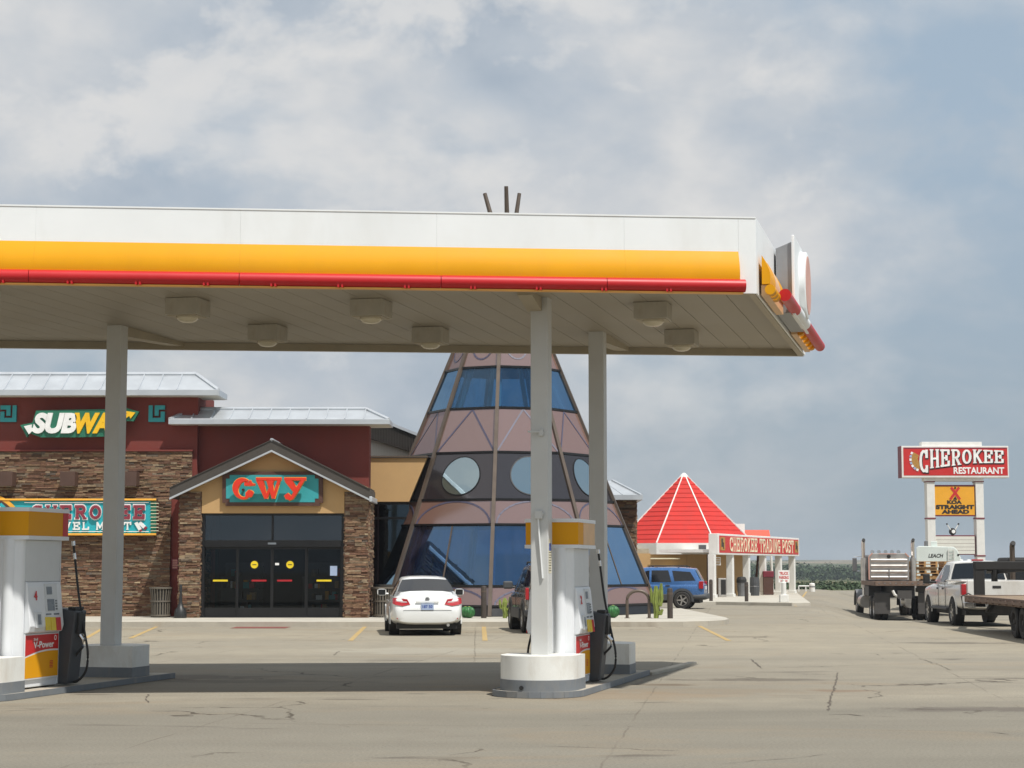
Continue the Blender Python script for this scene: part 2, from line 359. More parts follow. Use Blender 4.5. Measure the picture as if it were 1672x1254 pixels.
# ------------------------------------------------------------------ mesh building
ROOT_LOC = {}
class MB:
    def __init__(s): s.v = []; s.f = []; s.r = []; s.rnd = 0.
    def face(s, pts):
        b = len(s.v); s.v += [tuple(p) for p in pts]; s.f.append(tuple(range(b, b + len(pts)))); s.r.append(s.rnd)
    def hexa(s, p):  # 8 points: bottom ring 0-3, top ring 4-7
        b = len(s.v); s.v += [tuple(q) for q in p]
        for f in ((3, 2, 1, 0), (4, 5, 6, 7), (0, 1, 5, 4), (1, 2, 6, 5), (2, 3, 7, 6), (3, 0, 4, 7)):
            s.f.append(tuple(b + i for i in f)); s.r.append(s.rnd)
        return s
    def box(s, x0, x1, y0, y1, z0, z1):
        return s.hexa([(x0, y0, z0), (x1, y0, z0), (x1, y1, z0), (x0, y1, z0), (x0, y0, z1), (x1, y0, z1), (x1, y1, z1), (x0, y1, z1)])
    def bar(s, a, b, w_, h_, up=(0, 0, 1)):
        a, b, up = Vector(a), Vector(b), Vector(up); d = (b - a).normalized(); x = d.cross(up)
        if x.length < 1e-6: x = d.cross(Vector((1, 0, 0)))
        x.normalize(); y = x.cross(d).normalized(); x *= w_ / 2; y *= h_ / 2
        return s.hexa([a - x - y, a + x - y, b + x - y, b - x - y, a - x + y, a + x + y, b + x + y, b - x + y])
    def prism(s, poly, o, u, v, n):  # 2-D outline in plane (o,u,v), extruded along n
        o, u, v, n = Vector(o), Vector(u), Vector(v), Vector(n); k = len(poly); b = len(s.v)
        for off in (Vector((0, 0, 0)), n): s.v += [tuple(o + u * p[0] + v * p[1] + off) for p in poly]
        s.f.append(tuple(b + i for i in range(k))); s.f.append(tuple(b + k + i for i in reversed(range(k)))); s.r += [s.rnd] * 2
        for i in range(k):
            j = (i + 1) % k; s.f.append((b + i, b + k + i, b + k + j, b + j)); s.r.append(s.rnd)
        return s
    def loft(s, rings, closed=True, caps=True):
        b = len(s.v); k = len(rings[0])
        for r in rings: s.v += [tuple(p) for p in r]
        for i in range(len(rings) - 1):
            for j in range(k if closed else k - 1):
                q = (j + 1) % k; s.f.append((b + i * k + j, b + i * k + q, b + (i + 1) * k + q, b + (i + 1) * k + j)); s.r.append(s.rnd)
        if caps:
            s.f.append(tuple(b + j for j in reversed(range(k)))); s.f.append(tuple(b + (len(rings) - 1) * k + j for j in range(k))); s.r += [s.rnd] * 2
        return s
    def tube(s, pts, r, n=10):
        pts = [Vector(p) for p in pts]; rings = []
        for i, p in enumerate(pts):
            d = (pts[min(i + 1, len(pts) - 1)] - pts[max(i - 1, 0)]).normalized()
            x = d.cross(Vector((0, 0, 1)))
            if x.length < .05: x = d.cross(Vector((0, 1, 0)))
            x.normalize(); y = x.cross(d); rr = r[i] if isinstance(r, (list, tuple)) else r
            rings.append([p + (x * math.cos(2 * math.pi * k / n) + y * math.sin(2 * math.pi * k / n)) * rr for k in range(n)])
        return s.loft(rings)
    def lathe(s, prof, c=(0, 0, 0), n=20, axis='z', caps=True):
        rings = []
        for r, h in prof:
            ring = []
            for k in range(n):
                a = 2 * math.pi * k / n; x, y = r * math.cos(a), r * math.sin(a)
                q = (x, y, h) if axis == 'z' else ((h, x, y) if axis == 'x' else (y, h, x))
                ring.append((c[0] + q[0], c[1] + q[1], c[2] + q[2]))
            rings.append(ring)
        return s.loft(rings, caps=caps)
    def add(s, o):
        b = len(s.v); s.v += o.v; s.f += [tuple(i + b for i in f) for f in o.f]; s.r += o.r; return s
    def xf(s, mtx): s.v = [tuple(mtx @ Vector(p)) for p in s.v]; return s
    def build(s, name, m, parent=None, smooth=False, bevel=0., world=None, seg=2):
        me = bpy.data.meshes.new(name)
        off = Vector((0, 0, 0)); q = parent
        while q is not None and q.parent is not None: q = q.parent
        if q is not None and q.name in ROOT_LOC: off = ROOT_LOC[q.name]
        me.from_pydata([tuple(Vector(p) - off) for p in s.v], [], s.f); me.validate()
        if len(set(s.r)) > 1 and len(me.polygons) == len(s.r):
            at_ = me.attributes.new('rnd', 'FLOAT', 'FACE'); at_.data.foreach_set('value', s.r)
        if smooth:
            me.polygons.foreach_set('use_smooth', [True] * len(me.polygons))
            me.set_sharp_from_angle(angle=R(38))
        me.materials.append(mats[m] if isinstance(m, str) else m)
        o = bpy.data.objects.new(name, me); col.objects.link(o)
        if parent is not None: o.parent = parent
        if bevel:
            b = o.modifiers.new('bevel', 'BEVEL'); b.width = bevel; b.segments = seg; b.limit_method = 'ANGLE'; b.angle_limit = R(35)
        return o

def tag(o, label=None, cat=None, group=None, kind=None):
    if label: o['label'] = label
    if cat: o['category'] = cat
    if group: o['group'] = group
    if kind: o['kind'] = kind
    return o
def thing(name, label, cat, loc=(0, 0, 0), rz=0., group=None, world=True):
    o = bpy.data.objects.new(name, None); o.empty_display_size = .3; col.objects.link(o); o.location = loc; o.rotation_euler = (0, 0, rz)
    if world: ROOT_LOC[o.name] = Vector(loc)
    return tag(o, label, cat, group)
def copy_tree(o, parent=None):
    c = o.copy(); col.objects.link(c)
    if parent is not None: c.parent = parent
    for ch in list(o.children): copy_tree(ch, c)
    return c

# ------------------------------------------------------------------ lettering
def font_mesh(text, bold=0., shear=0.):
    cu = bpy.data.curves.new('t', 'FONT'); cu.body = text; cu.size = 1.; cu.offset = bold; cu.shear = shear; cu.resolution_u = 4
    o = bpy.data.objects.new('t', cu); col.objects.link(o)
    dg = bpy.context.evaluated_depsgraph_get(); e = o.evaluated_get(dg); me = e.to_mesh()
    vs = [tuple(v.co) for v in me.vertices]; fs = [tuple(p.vertices) for p in me.polygons]
    e.to_mesh_clear(); bpy.data.objects.remove(o); bpy.data.curves.remove(cu)
    return vs, fs
def text(mb, s, o, u, v, wd, ht, depth=.02, bold=.0, shear=0., align='l'):
    """flat sans letters fitted into a box wd x ht at o along u, v (unit vectors), raised by depth"""
    o, u, v = Vector(o), Vector(u).normalized(), Vector(v).normalized(); n = u.cross(v)
    vs, fs = font_mesh(s, bold, shear)
    x0 = min(p[0] for p in vs); x1 = max(p[0] for p in vs); y0 = min(p[1] for p in vs); y1 = max(p[1] for p in vs)
    kx = wd / (x1 - x0); ky = ht / (y1 - y0); b = len(mb.v); k = len(vs)
    P = [o + u * (p[0] - x0) * kx + v * (p[1] - y0) * ky for p in vs]
    mb.v += [tuple(p + n * depth) for p in P] + [tuple(p) for p in P]
    ec = {}
    for f in fs:
        mb.f.append(tuple(b + i for i in f)); mb.r.append(0.)
        for i in range(len(f)):
            e = (f[i], f[(i + 1) % len(f)]); ec[e] = 1
    for (i, j) in list(ec):
        if (j, i) not in ec: mb.f.append((b + i, b + i + k, b + j + k, b + j)); mb.r.append(0.)
    return mb
def arc(cx_, cy_, rx, ry, a0, a1, n=10): return [(cx_ + rx * math.cos(R(a0 + (a1 - a0) * i / n)), cy_ + ry * math.sin(R(a0 + (a1 - a0) * i / n))) for i in range(n + 1)]
SL = .16
def _ser(*p): return [('s', x, y) for x, y in p]
GL = {   # slab-serif glyphs on a unit cell: polylines plus serif positions
 'C': [arc(.52, .5, .34, .42, 50, 310)] + [[(.78, .95), (.78, .66)], [(.78, .05), (.78, .30)]],
 'H': [[(.22, .04), (.22, .96)], [(.78, .04), (.78, .96)], [(.22, .5), (.78, .5)]] + _ser((.22, .04), (.22, .96), (.78, .04), (.78, .96)),
 'E': [[(.24, .04), (.24, .96)], [(.08, .93), (.84, .93)], [(.08, .07), (.84, .07)], [(.24, .5), (.62, .5)], [(.82, .93), (.82, .70)], [(.82, .07), (.82, .30)]] + [[(.62, .38), (.62, .62)]],
 'R': [[(.24, .04), (.24, .96)], [(.1, .93), (.55, .93)] + arc(.55, .71, .22, .22, 90, -90, 8) + [(.24, .49)], [(.50, .49), (.80, .06)]] + _ser((.24, .04), (.82, .04)),
 'O': [arc(.5, .5, .34, .42, 0, 360, 18)],
 'K': [[(.22, .04), (.22, .96)], [(.26, .46), (.74, .94)], [(.42, .58), (.80, .06)]] + _ser((.22, .04), (.22, .96), (.76, .96), (.82, .04)),
 'T': [[(.5, .04), (.5, .96)], [(.1, .93), (.9, .93)], [(.12, .93), (.12, .68)], [(.88, .93), (.88, .68)]] + _ser((.5, .04)),
 'A': [[(.20, .05), (.5, .95)], [(.80, .05), (.5, .95)], [(.32, .36), (.68, .36)]] + _ser((.18, .04), (.82, .04)),
 'D': [[(.22, .04), (.22, .96)], [(.08, .93), (.46, .93)] + arc(.46, .5, .34, .43, 90, -90, 10) + [(.08, .07)]],
 'I': [[(.5, .04), (.5, .96)]] + _ser((.5, .04), (.5, .96)),
 'N': [[(.2, .04), (.2, .96)], [(.8, .04), (.8, .96)], [(.2, .94), (.8, .06)]] + _ser((.2, .04), (.18, .96), (.8, .96)),
 'G': [arc(.52, .5, .34, .42, 50, 330), [(.82, .06), (.82, .46)], [(.58, .44), (.92, .44)], [(.78, .95), (.78, .68)]],
 'P': [[(.24, .04), (.24, .96)], [(.1, .93), (.55, .93)] + arc(.55, .68, .24, .25, 90, -90, 8) + [(.24, .43)]] + _ser((.24, .04)),
 'S': [[(.78, .70)] + arc(.5, .71, .28, .21, 30, 270, 8) + arc(.5, .28, .28, .22, 90, -150, 8), [(.8, .95), (.8, .70)], [(.2, .05), (.2, .30)]],
 'V': [[(.2, .95), (.5, .05)], [(.8, .95), (.5, .05)]] + _ser((.2, .96), (.8, .96)),
 'L': [[(.24, .04), (.24, .96)], [(.1, .07), (.84, .07)], [(.82, .07), (.82, .34)]] + _ser((.24, .96)),
 'M': [[(.16, .04), (.16, .96)], [(.84, .04), (.84, .96)], [(.16, .94), (.5, .25)], [(.84, .94), (.5, .25)]] + _ser((.16, .04), (.84, .04)),
}
def glyph(mb, ch, fn, n, th, depth, kx=1., lift0=0.):
    """fn(x,y)->Vector on the face; each stroke a bar standing depth proud, strokes stepped 0.4 mm apart"""
    n = Vector(n); k = 0
    def stroke(a, b, t, ext=.5):
        nonlocal k
        dx, dy = (b[0] - a[0]) * kx, b[1] - a[1]; L = math.hypot(dx, dy)
        if L < 1e-6: return
        ux, uy = dx / L, dy / L; e = t * ext
        a2 = (a[0] - ux * e / kx, a[1] - uy * e); b2 = (b[0] + ux * e / kx, b[1] + uy * e); px_, py_ = -uy * t / 2 / kx, ux * t / 2
        q = [(a2[0] + px_, a2[1] + py_), (a2[0] - px_, a2[1] - py_), (b2[0] - px_, b2[1] - py_), (b2[0] + px_, b2[1] + py_)]
        d = n * (lift0 + depth + k * .0006); base = [fn(*p) + n * lift0 for p in q]; top = [fn(*p) + d for p in q]; k += 1
        mb.hexa(base + top)
    for g in GL[ch]:
        if isinstance(g, tuple): stroke((g[1] - th * .75 / kx, g[2]), (g[1] + th * .75 / kx, g[2]), th * .62, .0)
        else:
            for i in range(len(g) - 1): stroke(g[i], g[i + 1], th, .28)
def slab_text(mb, s, o, u, v, wd, ht, depth=.03, th=.2, shape=None, lift0=0., gap=1.0):
    o, u, v = Vector(o), Vector(u).normalized(), Vector(v).normalized(); n = u.cross(v)
    units = [(.55 if c in ' I' else 1.) for c in s]; tot = sum(units); x = 0.
    cw = wd / tot
    for c, un in zip(s, units):
        if c != ' ':
            x0 = x
            def fn(a, b, x0=x0):
                X = (x0 + (a - .5) * 1.0 / gap + .5 * un) * cw; f = X / wd
                b0, b1 = (0., 1.) if shape is None else shape(f)
                return o + u * X + v * (b0 + (b1 - b0) * b) * ht
            glyph(mb, c, fn, n, th, depth, kx=cw / ht, lift0=lift0)
        x += un
    return mb

# ================================================================== SETTING
def sm(t): t = min(1, max(0, t)); return t * t * (3 - 2 * t)
def lot_h(x, y):
    """flat lot; on the right, beyond the pumps, it drains down a little; a crest at the far edge"""
    k = sm((x / max(y, 1) - .165) / .03) if y > 20 else 0.
    return -.6 * (k * sm((y - 57) / 21) + (1 - k) * sm((y - 137) / 40))
ys = [-400, -100, 0, 20, 40, 50] + [54 + 2 * i for i in range(64)]
xs = [-500, -300, -150, -80, -40, -20, 0] + [4 + 1.5 * i for i in range(34)] + [60, 70, 90, 130, 200, 350, 500]
mb = MB()
for y in ys:
    for x in xs: mb.v.append((x, y, lot_h(x, y)))
nx = len(xs)
for j in range(len(ys) - 1):
    for i in range(nx - 1): a = j * nx + i; mb.f.append((a, a + 1, a + nx + 1, a + nx)); mb.r.append(0)
tag(mb.build('parking_lot', 'worn_concrete', smooth=True), 'worn beige concrete lot with stains and cracks', kind='structure')

# land beyond the lot: falls into a wooded valley, rises again to hazy hills
def land_h(x, y):
    d = y - 180
    h = -.62 - 3.1 * min(1, d / 430)
    if y > 1000: h += 19.0 * (1 - math.exp(-((y - 1000) / 1500) ** 1.7))
    if y > 900: h += 2.6 * math.sin(x * .0021 + y * .0007) * min(1, (y - 900) / 1200) + 1.3 * math.sin(x * .006 + 1.3 + y * .003) * min(1, (y - 900) / 1200)
    return h
ys = [180, 184, 190, 200, 215, 235, 270, 320, 400, 500, 650, 800, 1000, 1250, 1500, 1800, 2200, 2600, 3000, 3600, 4400, 5400]
xs = [-4200 + 100 * i for i in range(85)]
mb = MB()
for y in ys:
    for x in xs: mb.v.append((x, y, land_h(x, y)))
nx = len(xs)
for j in range(len(ys) - 1):
    for i in range(nx - 1): a = j * nx + i; mb.f.append((a, a + 1, a + nx + 1, a + nx)); mb.r.append(0)
tag(mb.build('terrain', 'prairie', smooth=True), 'grass valley and low hazy hills beyond the lot', kind='structure')

# sidewalk before the store, with kerb
side = [(-26, 53), (4.0, 53.05), (4.9, 53.25), (5.7, 53.8), (6.25, 54.7), (6.55, 55.9), (6.65, 57.5), (6.6, 60.5), (6.4, 70), (-26, 70)]
mb = MB(); mb.prism([(p[0], p[1]) for p in side], (0, 0, -.1), (1, 0, 0), (0, 1, 0), (0, 0, .25))
tag(mb.build('sidewalk', 'pale_concrete', bevel=.02), 'pale concrete sidewalk in front of the store', kind='structure')
# kerb face: separate, slightly browner strip 3 mm proud
mb = MB()
for (x0, y0), (x1, y1) in zip(side[:8], side[1:9]):
    d = Vector((x1 - x0, y1 - y0, 0)); n = Vector((d.y, -d.x, 0)).normalized() * .006
    L = d.length; k = max(1, int(L / 2.4))
    for i in range(k):
        a = Vector((x0, y0, 0)) + d * (i / k) + d.normalized() * .008; b = Vector((x0, y0, 0)) + d * ((i + 1) / k)
        mb.hexa([a, a + n, b + n, b, a + Vector((0, 0, .145)), a + n + Vector((0, 0, .145)), b + n + Vector((0, 0, .145)), b + Vector((0, 0, .145))])
tag(mb.build('kerb', 'kerb_concrete'), 'weathered kerb edging the store sidewalk', kind='structure')
mb = MB(); a = at(387, 1020, 53.0); b = at(475, 1020, 53.0); mb.box(a.x, b.x, 51.7, 52.95, .004, .008)
tag(mb.build('tactile_mat', 'mat_maroon'), 'maroon tactile paving strip at the kerb before the doors', kind='structure')

def stripe(p, q, wd=.12):
    a = ground_at(*p, z=.005); b = ground_at(*q, z=.005); d = (b - a).normalized(); n = Vector((-d.y, d.x, 0)) * wd / 2
    m_ = MB(); k = 5
    m_.face([a - n, a + n, b + n, b - n]); tag(m_.build('parking_stripe', 'stripe_yellow'), 'faded yellow parking stripe painted on the lot', kind='structure')
for p, q in (((572, 1046), (597, 1022)), ((792, 1046), (790, 1023)), ((1190, 1046), (1140, 1021)), ((140, 1042), (168, 1026)), ((213, 1042), (256, 1023)), ((1299, 990), (1317, 966))): stripe(p, q)

rc = random.Random(14)
def crack(pts, wd):
    P = [ground_at(*p, z=.004) for p in pts]; Q = []
    for p, q in zip(P, P[1:]):
        n = max(2, int((q - p).length / .12))
        for i in range(n): f = i / n; Q.append(p * (1 - f) + q * f + Vector((rc.gauss(0, .012), rc.gauss(0, .018), 0)))
    Q.append(P[-1]); m2 = MB(); L = []
    for i, p in enumerate(Q):
        dd = (Q[min(i + 1, len(Q) - 1)] - Q[max(i - 1, 0)]).normalized(); n = Vector((-dd.y, dd.x, 0)); w_ = wd * .62 * rc.uniform(.1, 1.5) * (.2 if i in (0, len(Q) - 1) else 1); L.append((p + n * w_ / 2, p - n * w_ / 2))
    for u, v_ in zip(L, L[1:]): m2.face([u[0], u[1], v_[1], v_[0]])
    tag(m2.build('pavement_crack', 'crack_dark'), 'dark ragged crack in the concrete lot', kind='structure')
for pts, wd in (([(1368, 1098), (1364, 1118), (1356, 1138), (1353, 1160)], .035), ([(1350, 1166), (1385, 1166), (1412, 1169)], .05), ([(1412, 1168), (1480, 1171)], .015), ([(1165, 1248), (1230, 1242), (1290, 1238), (1352, 1231)], .016), ([(1226, 1076), (1238, 1086), (1244, 1092)], .05),
                ([(0, 1161), (60, 1158), (125, 1156)], .02), ([(242, 1133), (238, 1141), (243, 1147)], .03), ([(262, 1137), (280, 1135)], .02), ([(545, 1070), (553, 1063)], .03), ([(775, 1080), (776, 1020)], .012), ([(1500, 1075), (1530, 1084), (1552, 1094)], .02), ([(1616, 1195), (1650, 1199)], .03), ([(80, 1252), (190, 1246), (240, 1244)], .012)): crack(pts, wd)

# far sidewalk of the trading post
mb = MB(); mb.prism([(9.2, 83.5), (12.2, 80.6), (13.1, 81.2), (18.6, 122), (-6, 122), (-6, 83.5)], (0, 0, -.1), (1, 0, 0), (0, 1, 0), (0, 0, .25))
tag(mb.build('far_sidewalk', 'pale_concrete', bevel=.02), 'pale walkway round the red roofed building', kind='structure')

# ================================================================== CANOPY
th = R(5.0); U = Vector((-math.cos(th), -math.sin(th), 0))       # to the left along the front
V = Vector((math.sin(R(13.9)), math.cos(R(13.9)), 0))            # to the back
NF = Vector((math.sin(th), -math.cos(th), 0))                    # out of the front
NE = Vector((math.cos(R(13.9)), -math.sin(R(13.9)), 0))          # out of the right end
FR = Vector((3.21, 23.87, 0)); ZB, ZT = 5.275, 6.28; LEN, DEP = 20.0, 7.42
def K(a, b, z): return FR + U * a + V * b + Vector((0, 0, z))
def kbox(m_, a0, a1, b0, b1, z0, z1):
    return m_.hexa([K(a0, b0, z0), K(a1, b0, z0), K(a1, b1, z0), K(a0, b1, z0), K(a0, b0, z1), K(a1, b0, z1), K(a1, b1, z1), K(a0, b1, z1)])
canopy = thing('fuel_canopy', 'long white flat fuel canopy with yellow and red edge bands', 'canopy', tuple(K(LEN / 2, DEP / 2, 0)))
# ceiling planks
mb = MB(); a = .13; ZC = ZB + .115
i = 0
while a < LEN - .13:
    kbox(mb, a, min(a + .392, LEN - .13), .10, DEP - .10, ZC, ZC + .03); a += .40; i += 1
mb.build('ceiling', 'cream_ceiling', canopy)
mb = MB(); kbox(mb, .1, LEN - .1, .1, DEP - .1, ZC + .035, ZC + .06); mb.build('roof_deck', 'dark_plastic', canopy)
mb = MB(); kbox(mb, .12, LEN, 0.02, .10, ZB, ZT - .05); kbox(mb, .12, LEN, DEP - .10, DEP, ZB, ZT); kbox(mb, .03, .12, .0, DEP, ZB, ZT - .05); mb.build('edge_beam', 'beam_paint', canopy, bevel=.004)
# front white fascia in panels
mb = MB(); cuts = [0, .235, 1.75, 4.2, 6.72, 9.3, 11.9, 14.5, 17.1, LEN]
for c0, c1 in zip(cuts, cuts[1:]): kbox(mb, c0 + .0006, c1 - .0006, -.012, .018, ZB + .006 if c0 == 0 else ZB + .03, ZT)
mb.build('fascia_panel', 'white_paint', canopy, bevel=.003)
mb = MB(); kbox(mb, .0, .026, .02, DEP, ZB + .02, ZT); mb.build('end_fascia_panel', 'white_paint', canopy)
mb = MB(); kbox(mb, 0, LEN, -.02, DEP, ZT, ZT + .02); mb.build('roof_cap', 'white_paint', canopy)
def extrude_front(m_, prof, a0, a1, n=1):
    m_.loft([[K(a_, 0, 0) + NF * o + Vector((0, 0, z)) for o, z in prof] for a_ in (a0, a1)])
def extrude_end(m_, prof, b0, b1):
    m_.loft([[K(0, b_, 0) + NE * o + Vector((0, 0, z)) for o, z in prof] for b_ in (b0, b1)])
yprof = [(.012 + .10 * math.sin(math.pi * min(1, t * .62)), 5.445 + .39 * (1 - t)) for t in [i / 10 for i in range(11)]]
yprof = [(.012, 5.835)] + yprof[1:] + [(.012, 5.445)]
mb = MB()
for c0, c1 in ((.24, 1.75), (1.75, 4.2), (4.2, 6.72), (6.72, 9.3), (9.3, 11.9), (11.9, LEN)): extrude_front(mb, yprof, c0 + .0004, c1 - .0004)
mb.build('yellow_band', 'yellow_panel', canopy, smooth=True)
tprof = [(.095 + .085 * math.cos(2 * math.pi * k / 14), 5.368 + .085 * math.sin(2 * math.pi * k / 14)) for k in range(14)]
mb = MB()
for c0, c1 in ((.17, 2.0), (2.0, 4.15), (4.15, 6.72), (6.72, 9.35), (9.35, 12), (12, LEN)): extrude_front(mb, tprof, c0 + .004, c1 - .004)
mb.build('red_bullnose', 'red_panel', canopy, smooth=True)
mb = MB(); extrude_front(mb, [(.025, 5.262), (.12, 5.262), (.12, 5.280), (.025, 5.280)], .2, LEN); mb.build('orange_lip', 'orange_lip', canopy)
mb = MB(); a = 1.1
while a < LEN:
    for d in (0, .05): kbox(mb, a + d, a + d + .022, -.17, -.13, 5.272, 5.285 + .04)
    a += .85
mb.build('bullnose_clip', 'red_panel', canopy)
# right end: convex yellow band, red tube with a white collar, logo board and round disc
eb0, eb1 = 2.25, 4.55
for b0, b1 in ((.25, eb0 - .02), (eb1 + .02, DEP - .5)):
    mb = MB(); extrude_end(mb, [(o * 1.15 + .03, z) for o, z in yprof], b0, b1); mb.build('yellow_end_band', 'yellow_panel', canopy, smooth=True)
mb = MB(); extrude_end(mb, [(o * 1.15 + .036, z) for o, z in yprof], .9, 1.5); mb.build('peach_end_band', 'faded_peach', canopy, smooth=True)  # peach stretch laid over the yellow end band
for b0, b1, o1 in ((.3, eb0, .13), (eb1, DEP - .45, .12)):
    mb = MB(); extrude_end(mb, [(.03, 5.30), (o1, 5.30), (o1, 5.44), (.03, 5.44)], b0, b1); mb.build('peach_end_lip', 'faded_peach', canopy)
for b_ in (.35, .62, .89, 4.75, 5.25, 5.75, 6.25, 6.7):
    mb = MB(); c_ = K(0, b_, 5.37) + NE * .15; mb.tube([c_ - V * .10, c_ + V * .10], .07, 12); mb.build('yellow_end_cap', 'yellow_panel', canopy, smooth=True)
def etube(b0, b1, m_, nm, r=.085):
    m2 = MB(); m2.tube([K(0, b0, 5.40) + NE * .275, K(0, b1, 5.40) + NE * .275], r, 16); m2.build(nm, m_, canopy, smooth=True)
etube(1.0, 2.5, 'red_panel', 'red_bullnose'); etube(2.5, 4.1, 'white_paint', 'white_collar', .09); etube(4.1, 7.05, 'red_panel', 'red_bullnose')
mb = MB(); extrude_end(mb, [(.027, 5.33), (.255, 5.33), (.255, 6.36), (.027, 6.27)], eb0 + .05, eb1 - .05); mb.build('logo_bracket', 'bracket_grey', canopy, bevel=.006)
mb = MB(); extrude_end(mb, [(.256, 5.30), (.30, 5.30), (.30, 6.45), (.256, 6.45)], eb0, eb1); mb.build('logo_board', 'white_paint', canopy, bevel=.01)
mb = MB(); c_ = K(0, (eb0 + eb1) / 2, 5.88)
mb.loft([[c_ + NE * o + (V * math.cos(t) + Vector((0, 0, math.sin(t)))) * r for t in [2 * math.pi * k / 32 for k in range(32)]] for r, o in ((.50, .30), (.50, .38), (.47, .395))])
disc = mb.build('logo_disc', 'white_paint', canopy, smooth=True)
mb = MB(); mb.loft([[c_ + NE * o + (V * math.cos(t) + Vector((0, 0, math.sin(t)))) * r for t in [2 * math.pi * k / 32 for k in range(32)]] for r, o in ((.44, .396), (.43, .402))])
mb.build('disc_face', 'faded_pink', disc)

# islands: frame along the column row
ISL = R(-14.4)
def island_frame(o):
    e = Matrix.Translation(Vector(o)) @ Matrix.Rotation(ISL, 4, 'Z'); return e
IR = Vector((.40, 25.05, 0)); IL = Vector((-7.0, 24.3, 0))
COLH = ZC + .02
def column(o, ly):
    M4 = island_frame(o); m_ = MB()
    m_.box(-.122, .122, ly - .12, ly + .12, .52, COLH); m_.xf(M4); return m_.build('column', 'column_paint', canopy, bevel=.012)
colA = column(IR, 0); colB = column(IR, 3.8); colC = column(IL, 3.8); colD = column(IL, 0)
# beam ends showing under the ceiling at the column heads
for o, ly, sgn in ((IR, 0, -1), (IR, 3.8, 1), (IL, 3.8, 1)):
    M4 = island_frame(o); m_ = MB(); yy = (ly - .70, ly - .13) if sgn < 0 else (ly + .13, min(ly + 2.3, DEP - .9))
    z_ = COLH - .05
    y0, y1 = yy
    if sgn < 0: m_.hexa([(-.16, y0, z_ - .02), (.04, y0, z_ - .02), (.04, y1, z_ - .16), (-.16, y1, z_ - .16), (-.16, y0, z_ + .04), (.04, y0, z_ + .04), (.04, y1, z_ + .04), (-.16, y1, z_ + .04)])
    else: m_.hexa([(-.11, y0, z_ - .12), (.11, y0, z_ - .12), (.11, y1, z_ - .02), (-.11, y1, z_ - .02), (-.11, y0, z_ + .04), (.11, y0, z_ + .04), (.11, y1, z_ + .04), (-.11, y1, z_ + .04)])
    m_.xf(M4); m_.build('beam_end', 'beam_paint', canopy)
# fittings on the front right column
M4 = island_frame(IR)
m_ = MB(); z0 = at(870, 840, 24.9).z; m_.box(-.055, .05, -.175, -.123, z0 - .06, z0 + .05); m_.box(-.07, .065, -.16, -.123, z0 - .02, z0 + .03); m_.xf(M4)
fit = m_.build('holder_box', 'column_paint', canopy, bevel=.006)
m_ = MB(); m_.bar((-.01, -.15, z0 - .05), (.05, -.135, z0 - .86), .03, .02); m_.xf(M4); m_.build('squeegee_handle', 'white_paint', fit)
m_ = MB(); z1 = at(870, 707, 24.9).z; m_.box(.0, .06, -.16, -.121, z1 - .04, z1 + .05); m_.box(-.02, .075, -.14, -.121, z1 - .02, z1 + .02); m_.bar((.02, -.15, z1 + .02), (-.13, -.24, z1 + .015), .02, .025); m_.xf(M4); m_.build('column_bracket', 'column_paint', canopy, bevel=.004)
m_ = MB(); za, zb = at(897, 880, 24.9).z, at(897, 936, 24.9).z
m_.box(.123, .1245, -.10, .06, zb, za); m_.xf(M4); tape = m_.build('notice_strip', 'old_tape', canopy)
m_ = MB(); z_ = at(897, 893, 24.9).z; m_.box(.1247, .126, -.08, .05, z_ - .05, z_ + .05); m_.xf(M4); m_.build('notice_sticker', 'ink_blue', tape)
m_ = MB()
for k in range(9): m_.box(.1247, .1255, -.08, .04, zb + .03 + k * .035, zb + .04 + k * .035)
m_.xf(M4); m_.build('notice_print', 'ink_black', tape)

# lamps under the canopy
def lamp(px, py, b):
    Z = (ZC - CAM_H) * F / (925 - py)
    # numbers come from where the fixture meets the ceiling
    x = (px - 836) / F * Z
    t = thing('canopy_light', None, 'ceiling light', (x, Z, ZC), math.atan2(V.y, V.x) - math.pi / 2, 'box lamps under the canopy ceiling', world=False)
    m_ = MB(); m_.box(-.235, .235, -.235, .235, -.235, -.004)
    h = m_.build('housing', 'fixture_metal', t, bevel=.006)
    m_ = MB(); m_.lathe([(.15, -.237), (.15, -.268), (.12, -.30), (.08, -.318), (.02, -.326)], n=20); m_.build('lens', 'lens_glass', t, smooth=True)
    m_ = MB()
    for q in ((-.21, -.12, -.21, .21), (.12, .21, -.21, .21), (-.12, .12, -.21, -.15), (-.12, .12, .15, .21)): m_.box(q[0], q[1], q[2], q[3], -.246, -.2355)
    m_.build('lens_frame', 'beam_paint', t)
    return t
for (px, py, lb) in ((302, 487, 'box lamp nearest the front edge at the left of the canopy ceiling'), (604, 489, 'box lamp near the front edge in the middle of the canopy ceiling'), (1068, 494, 'box lamp near the front edge, right of both right columns'),
                     (434, 531, 'box lamp near the rear edge, right of the left column head'), (702, 535, 'box lamp at the rear edge left of the tower top'), (1115, 539, 'box lamp near the rear edge, rightmost under the canopy')):
    tag(lamp(px, py, 0), lb)

